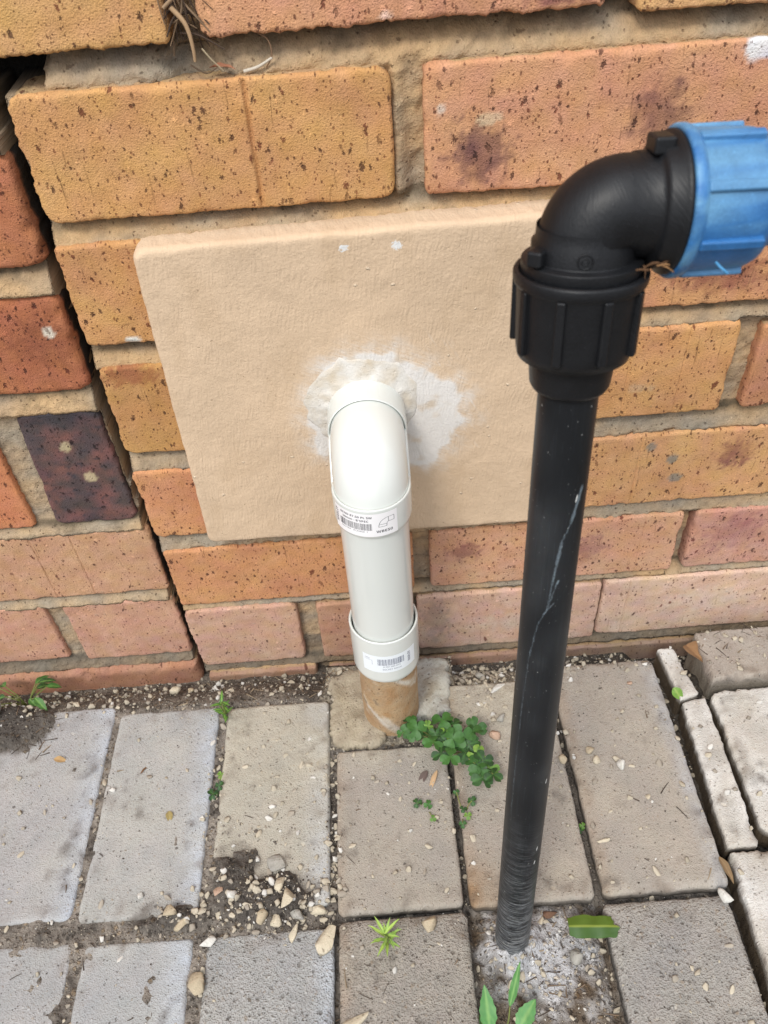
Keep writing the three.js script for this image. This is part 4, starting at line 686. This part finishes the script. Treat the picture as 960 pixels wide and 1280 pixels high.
// ------------------------------------------------------------------ small plants
// a leaf blade along +z from the origin, in the plane y = 0, folded a little and curved down
function blade(L, W, { shape = 0, fold = 0.25, droop = 0.3, n = 10, m = 6, c0, c1, serr = 0, seed = 1 } = {}) {
  const pos = [], col = [], idx = [];
  for (let j = 0; j <= n; j++) for (let i = 0; i <= m; i++) {
    const t = j / n, s = (i / m) * 2 - 1;
    let w = shape === 1 ? Math.pow(Math.sin(Math.PI * Math.pow(clamp(t * 0.93 + 0.02), 1.35)), 0.7) : shape === 2 ? (0.72 + 0.28 * sm(0, 0.16, t)) * (1 - 0.12 * t + 0.07 * gn(t * 4, s > 0 ? 2 : 5, 9)) : Math.pow(Math.sin(Math.PI * Math.pow(clamp(t * 0.97 + 0.015), 0.75)), 0.9);
    w *= W / 2 * (1 + serr * (j & 1 ? 1 : -0.6));
    const notch = shape === 1 ? -0.16 * L * Math.pow(1 - Math.abs(s), 1.5) * sm(0.6, 1, t) : shape === 2 ? L * sm(0.72, 1, t) * (0.1 * gn(s * 2.3, 1.7, 3) - 0.13 * Math.max(0, s)) : 0;
    const bend = -droop * L * t * t, x = s * w, y = bend + fold * Math.abs(x) - 0.02 * L * Math.sin(t * 14) * Math.abs(s), z = t * L + notch;
    pos.push(x, y, z); const v = 0.12 * gn(x / (W * 0.2) + seed, z / (L * 0.2), 120), vein = Math.abs(s) < (shape === 2 ? 0.1 : 0.2) ? 1 : 0;
    col.push(...mulc(mixc(c0, c1, clamp(vein * 0.8 + (shape === 2 ? 0.18 * (s > 0 ? 1 : 0) : 0.25 * Math.max(0, Math.sin(t * 22 + Math.abs(s) * 5))))), 1 + v));
  }
  for (let j = 0; j < n; j++) for (let i = 0; i < m; i++) { const k2 = j * (m + 1) + i; idx.push(k2, k2 + m + 1, k2 + m + 2, k2, k2 + m + 2, k2 + 1); }
  return geom(pos, idx, col);
}
function stem(pts, r0, r1, c, n = 12) {
  const cv = new THREE.CatmullRomCurve3(pts.map((p) => new THREE.Vector3(...p))), g = new THREE.TubeGeometry(cv, n, r0, 6, false), p = g.attributes.position, v = new THREE.Vector3();
  for (let i = 0; i <= n; i++) { const q = cv.getPointAt(i / n), kk = 1 + (r1 / r0 - 1) * (i / n); for (let j = 0; j <= 6; j++) { const e = i * 7 + j; v.fromBufferAttribute(p, e).sub(q).multiplyScalar(kk).add(q); p.setXYZ(e, v.x, v.y, v.z); } }
  g.deleteAttribute('uv'); return paint(g, c);
}
const place = (g, x, y, z, ry = 0, rx = 0, rz = 0) => { g.rotateZ(rz); g.rotateX(rx); g.rotateY(ry); g.translate(x, y, z); return g; };
const GR = { deep: rgb(38, 76, 32), mid: rgb(66, 114, 46), pale: rgb(120, 165, 80), lime: rgb(150, 185, 70), blue: rgb(62, 108, 62) };
function cloverLeaf(size, seed, r) {
  const gs = [], c0 = r() < 0.3 ? mixc(GR.mid, GR.lime, r() * 0.8) : mixc(mulc(GR.deep, 0.75), GR.mid, r()), a0 = r() * 6.28;
  for (let i = 0; i < 3; i++) gs.push(place(blade(size, size * 1.05, { shape: 1, fold: 0.22, droop: 0.12 + 0.2 * r(), c0: mulc(c0, 0.9 + 0.25 * r()), c1: GR.mid, n: 9, seed: seed + i }), 0, 0, 0, a0 + i * 2.094 + (r() - 0.5) * 0.3, 0.05));
  return mergeGeometries(gs);
}
function clover(label, cx, cz, leaves, seed, group) {
  const p = thing('clover', label, 'plant', [cx, topY(cx, cz), cz], group), r = rng(seed);
  leaves.forEach(([x, z, h, s], i) => {
    const g = cloverLeaf(s, seed + i * 5, r); g.rotateX((r() - 0.5) * 0.7 + 0.15); g.rotateZ((r() - 0.5) * 0.7); g.translate(x - cx, h, z - cz); mesh('leaf', g, M.leaf, p);
    mesh('stem', stem([[(x - cx) * 0.2 + (r() - 0.5) * 0.006, -0.006, (z - cz) * 0.2], [(x - cx) * 0.6, h * 0.55, (z - cz) * 0.6 - 0.002], [x - cx, h, z - cz]], 0.0005, 0.0004, rgb(120, 120, 66), 8), M.straw, p);
  });
}
{
  const r = rng(31), L = [];
  for (let i = 0; i < 13; i++) L.push([0.036 + 0.04 * r(), 0.098 + 0.026 * r(), 0.01 + 0.012 * r(), 0.0055 + 0.0025 * r()]);
  for (const [x, z] of [[0.082, 0.108], [0.086, 0.122], [0.092, 0.128], [0.079, 0.125], [0.096, 0.117], [0.088, 0.135], [0.068, 0.138], [0.099, 0.112], [0.062, 0.127], [0.098, 0.14], [0.104, 0.146], [0.096, 0.148], [0.073, 0.104], [0.1, 0.153], [0.108, 0.15], [0.076, 0.142], [0.102, 0.16], [0.11, 0.158], [0.05, 0.112], [0.044, 0.106]]) L.push([x + 0.003 * (r() - 0.5), z, 0.012 + 0.012 * r(), 0.0085 + 0.003 * r()]);
  clover('leafy green clover clump at the foot of the white pipe', 0.072, 0.118, L, 61);
  clover('two tiny clover sprouts on the middle paver below the clover clump', 0.05, 0.176, [[0.044, 0.172, 0.004, 0.0045], [0.053, 0.174, 0.004, 0.0042], [0.056, 0.186, 0.003, 0.003]], 71);
  clover('small yellow-green clover sprout in the joint below the clump', 0.081, 0.186, [[0.09, 0.174, 0.005, 0.0045], [0.082, 0.18, 0.004, 0.0035], [0.085, 0.186, 0.004, 0.0035], [0.08, 0.193, 0.004, 0.0035], [0.078, 0.165, 0.004, 0.003]], 81);
  clover('pair of small round green leaves in the second left joint', -0.1295, 0.144, [[-0.132, 0.149, 0.004, 0.0055], [-0.127, 0.142, 0.005, 0.0045], [-0.1265, 0.131, 0.003, 0.004]], 91);
  clover('tiny green sprout in the joint right of the black pipe', 0.177, 0.2, [[0.1765, 0.2, 0.003, 0.0035], [0.179, 0.197, 0.004, 0.003]], 95);
}
function weed(name, label, base, blades, sc = rgb(110, 120, 60)) {   // blades: [dx, dy, dz of the leaf foot, yaw, pitch, length, width, c0, c1, opts]
  const y = topY(base[0], base[1]), p = thing(name, label, 'plant', [base[0], y, base[1]]);
  blades.forEach(([dx, dy, dz, yaw, pitch, L, W, c0, c1, o], i) => {
    mesh('leaf', place(blade(L, W, { c0, c1, seed: i + 3, ...(o || {}) }), dx, dy, dz, yaw, pitch), M.leaf, p);
    if (Math.hypot(dx, dy, dz) > 0.004) mesh('stem', stem([[0, -0.004, 0], [dx * 0.45 + 0.001, dy * 0.55, dz * 0.4], [dx, dy, dz]], 0.0007, 0.0005, sc, 8), M.straw, p);
  });
  return p;
}
{
  const r = rng(17), A = [];
  for (let i = 0; i < 12; i++) { const a = i * 2.4 + r(), q = 0.012 + 0.02 * Math.sqrt(i / 12); A.push([Math.cos(a) * q * 0.9, 0.012 + 0.018 * r(), Math.sin(a) * q * 0.5, -a + Math.PI / 2, 0.15 + 0.3 * r(), 0.013 + 0.007 * r(), 0.0075, r() < 0.5 ? GR.mid : GR.deep, GR.pale, { fold: 0.3 }]); }
  weed('wall_weed', 'bright green weed growing at the wall foot by the left edge', [-0.333, 0.03], A);
  const Bz = []; for (let i = 0; i < 11; i++) { const a = i * 2.2, hh = 0.002 + 0.0024 * i; Bz.push([(r() - 0.5) * 0.004, hh, (r() - 0.5) * 0.004, a, -0.55, 0.0085 + 0.003 * r(), 0.0032, GR.mid, GR.lime]); }
  weed('small_weed', 'narrow upright green weed at the top of the second left joint', [-0.129, 0.072], Bz);
  const C = []; for (let i = 0; i < 15; i++) { const a = i * 2.4; C.push([(r() - 0.5) * 0.004, 0.001 + 0.0014 * i, (r() - 0.5) * 0.003, a, -0.5 - 0.4 * r(), 0.011 + 0.004 * r(), 0.0024, mixc(GR.lime, GR.pale, r()), rgb(190, 205, 110)]); }
  weed('grass_tuft', 'light green star-shaped grass tuft on the lower middle paver', [0.0135, 0.279], C);
  const N = GR.blue, Pv = rgb(128, 172, 96);
  weed('broadleaf_weed', 'weed with long toothed green leaves in front of the black pipe', [0.092, 0.338], [
    [-0.011, 0.016, 0.002, Math.PI + 0.05, -0.75, 0.029, 0.0115, rgb(84, 140, 76), Pv, { serr: 0.1, droop: 0.12 }], [0.004, 0.028, -0.009, Math.PI - 0.42, -0.85, 0.032, 0.0058, rgb(78, 132, 66), Pv, { serr: 0.06, droop: 0.05 }],
    [0.009, 0.014, 0.002, Math.PI - 0.72, -0.35, 0.022, 0.012, rgb(92, 150, 84), Pv, { serr: 0.1, droop: 0.15 }], [-0.012, 0.006, 0.004, Math.PI + 0.3, -0.2, 0.015, 0.01, rgb(90, 146, 76), Pv, { serr: 0.1 }]]);
}
{ // cut green leaf
  const g = blade(0.0365, 0.0165, { shape: 2, fold: -0.16, droop: 0.03, n: 16, m: 12, c0: rgb(52, 84, 18), c1: rgb(140, 152, 66), seed: 4 });
  const under = g.clone(); under.translate(0, -0.0006, 0); { const i = under.index.array; for (let a = 0; a < i.length; a += 3) { const t = i[a]; i[a] = i[a + 1]; i[a + 1] = t; } under.computeVertexNormals(); }
  const m = mesh('cut_leaf', mergeGeometries([g, under]), new THREE.MeshPhysicalMaterial({ vertexColors: true, roughness: 0.38, side: THREE.DoubleSide }), scene, { label: 'thick dark green cut leaf lying across the joint by the black pipe', category: 'leaf' });
  m.position.set(0.149, 0.0065, 0.2775); m.rotation.set(0, Math.PI / 2 - 0.06, 0.02);
  const y = mesh('small_leaf', blade(0.0135, 0.0095, { c0: rgb(104, 146, 48), c1: rgb(150, 176, 84), fold: 0.2, n: 10 }), M.leaf, scene, { label: 'single small green leaf in the gap beside the pale concrete pieces', category: 'leaf' });
  y.position.set(0.288, 0.008, 0.0815); y.rotation.set(0.5, 0.5, 0.2);
  const dry = (label, x, y2, z, L, W, c, ry, rx, fold, o = {}) => { const d = mesh('dry_leaf', place(blade(L, W, { c0: c, c1: mulc(c, 1.25), fold, droop: 0.25, ...o }), 0, 0, 0, ry, rx), M.straw, scene, { label, category: 'leaf' }); d.position.set(x, y2, z); };
  dry('crumpled dry brown leaf at the wall foot by the right kerb pieces', 0.318, 0.0, 0.03, 0.024, 0.02, rgb(136, 104, 72), 0.4, -0.3, 0.6);
  dry('dry straw-coloured leaf below the clover clump', 0.0635, 0.003, 0.143, 0.022, 0.0042, rgb(176, 146, 112), -0.45, 0, 0.5);
  dry('dark withered leaf lying left of the straw-coloured one', 0.055, 0.002, 0.142, 0.017, 0.0062, rgb(92, 78, 72), -0.6, 0, 0.4);
  dry('brown sliver of bark in the gap beside the right pavers', 0.2775, 0.003, 0.234, 0.02, 0.006, rgb(120, 98, 70), 0.3, 0, 0.5);
  dry('small brown dry leaf on the far left paver', -0.281, 0.003, 0.104, 0.012, 0.006, rgb(164, 134, 92), 1.4, 0, 0.3);
  dry('pale brown dry flake on the second left paver', -0.168, 0.003, 0.162, 0.01, 0.006, rgb(140, 124, 78), 0.2, 0, 0.3);
  dry('thin curled brown stalk on the second left paver', -0.199, 0.0025, 0.125, 0.013, 0.0018, rgb(110, 80, 54), 2.6, 0, 0.5);
}
{ // dry roots hanging in the top joint
  const p = thing('root_clump', 'clump of dry brown roots stuck in the top mortar joint', 'dry roots', [-0.051, 0.545, -0.012]), r = rng(44);
  const strand = (pts, w, c) => mesh('strand', stem(pts, w, w * 0.6, c, 16), M.straw, p);
  for (let i = 0; i < 40; i++) { const x = (r() - 0.5) * 0.013, y = 0.03 * r() - 0.002; const a = (r() - 0.5) * 2.2; const l = 0.008 + 0.022 * r(); const z = 0.002 + 0.012 * r(); strand([[x, y + 0.03 * r(), z - 0.004], [x + Math.sin(a) * l * 0.4, y, z], [clamp(x + Math.sin(a) * l, -0.009, 0.02), y - Math.cos(a) * l * 0.6, z + (r() - 0.4) * 0.006]], 0.0003 + 0.0005 * r(), mulc(r() < 0.6 ? rgb(70, 54, 42) : rgb(130, 106, 82), 0.7 + 0.5 * r())); }
  strand([[-0.004, 0.012, 0.014], [0.002, 0.004, 0.015], [0.0035, -0.008, 0.0145], [0.003, -0.014, 0.0135]], 0.0014, rgb(172, 142, 108)); strand([[-0.0075, 0.012, 0.0145], [0.0, 0.018, 0.016], [0.006, 0.028, 0.015]], 0.0011, rgb(150, 124, 96));
  strand([[0.008, -0.008, 0.014], [0.012, -0.014, 0.013], [0.017, -0.02, 0.0115]], 0.0005, rgb(176, 160, 130)); strand([[0.0, -0.016, 0.012], [0.008, -0.0205, 0.012], [0.014, -0.018, 0.013]], 0.0005, rgb(90, 72, 54));
  const s2 = mesh('twig', stem([[0, 0, 0], [0.008, 0.002, 0.001], [0.0165, 0.006, 0.001]], 0.0011, 0.0007, rgb(196, 186, 170)), M.straw, scene, { label: 'pale broken twig lying on the brick ledge under the top joint', category: 'twig' }); s2.position.set(-0.0235, 0.5225, -0.0055);
  const s3 = mesh('twig', stem([[0, 0, 0], [0.004, 0.006, 0.001], [0.003, 0.014, 0.0015], [-0.003, 0.018, 0.001]], 0.0004, 0.0003, rgb(140, 110, 84)), M.straw, scene, { label: 'thin hooked brown twig above the pale broken twig', category: 'twig' }); s3.position.set(-0.011, 0.5235, -0.0055);
  const lf = mesh('dry_leaf', place(blade(0.016, 0.006, { c0: rgb(146, 96, 70), c1: rgb(170, 120, 92), fold: 0.4, droop: 0.2 }), 0, 0, 0, 1.2, -0.2), M.straw, scene, { label: 'reddish dry leaf scrap on the ledge beside the dry roots', category: 'leaf' }); lf.position.set(-0.0425, 0.5255, -0.006);
}

{ // scraps caught on the fitting
  const p = thing('plant_scraps', 'dry brown plant scraps caught between the black elbow and the blue nut', 'plant scraps', [0.1377, 0.5095, 0.2246]), r = rng(52);
  for (let i = 0; i < 9; i++) { const a = r() * 6.28, l = 0.004 + 0.006 * r(), x = (r() - 0.5) * 0.006, y = (r() - 0.5) * 0.004; mesh('strand', stem([[x, y, 0], [x + Math.cos(a) * l * 0.5, y + Math.sin(a) * l * 0.3, 0.001], [x + Math.cos(a) * l, y + Math.sin(a) * l * 0.6 - 0.002, 0.0005]], 0.0003 + 0.0003 * r(), 0.0002, r() < 0.6 ? rgb(92, 64, 40) : rgb(160, 120, 80), 6), M.straw, p); }
}
renderer.render(scene, camera);
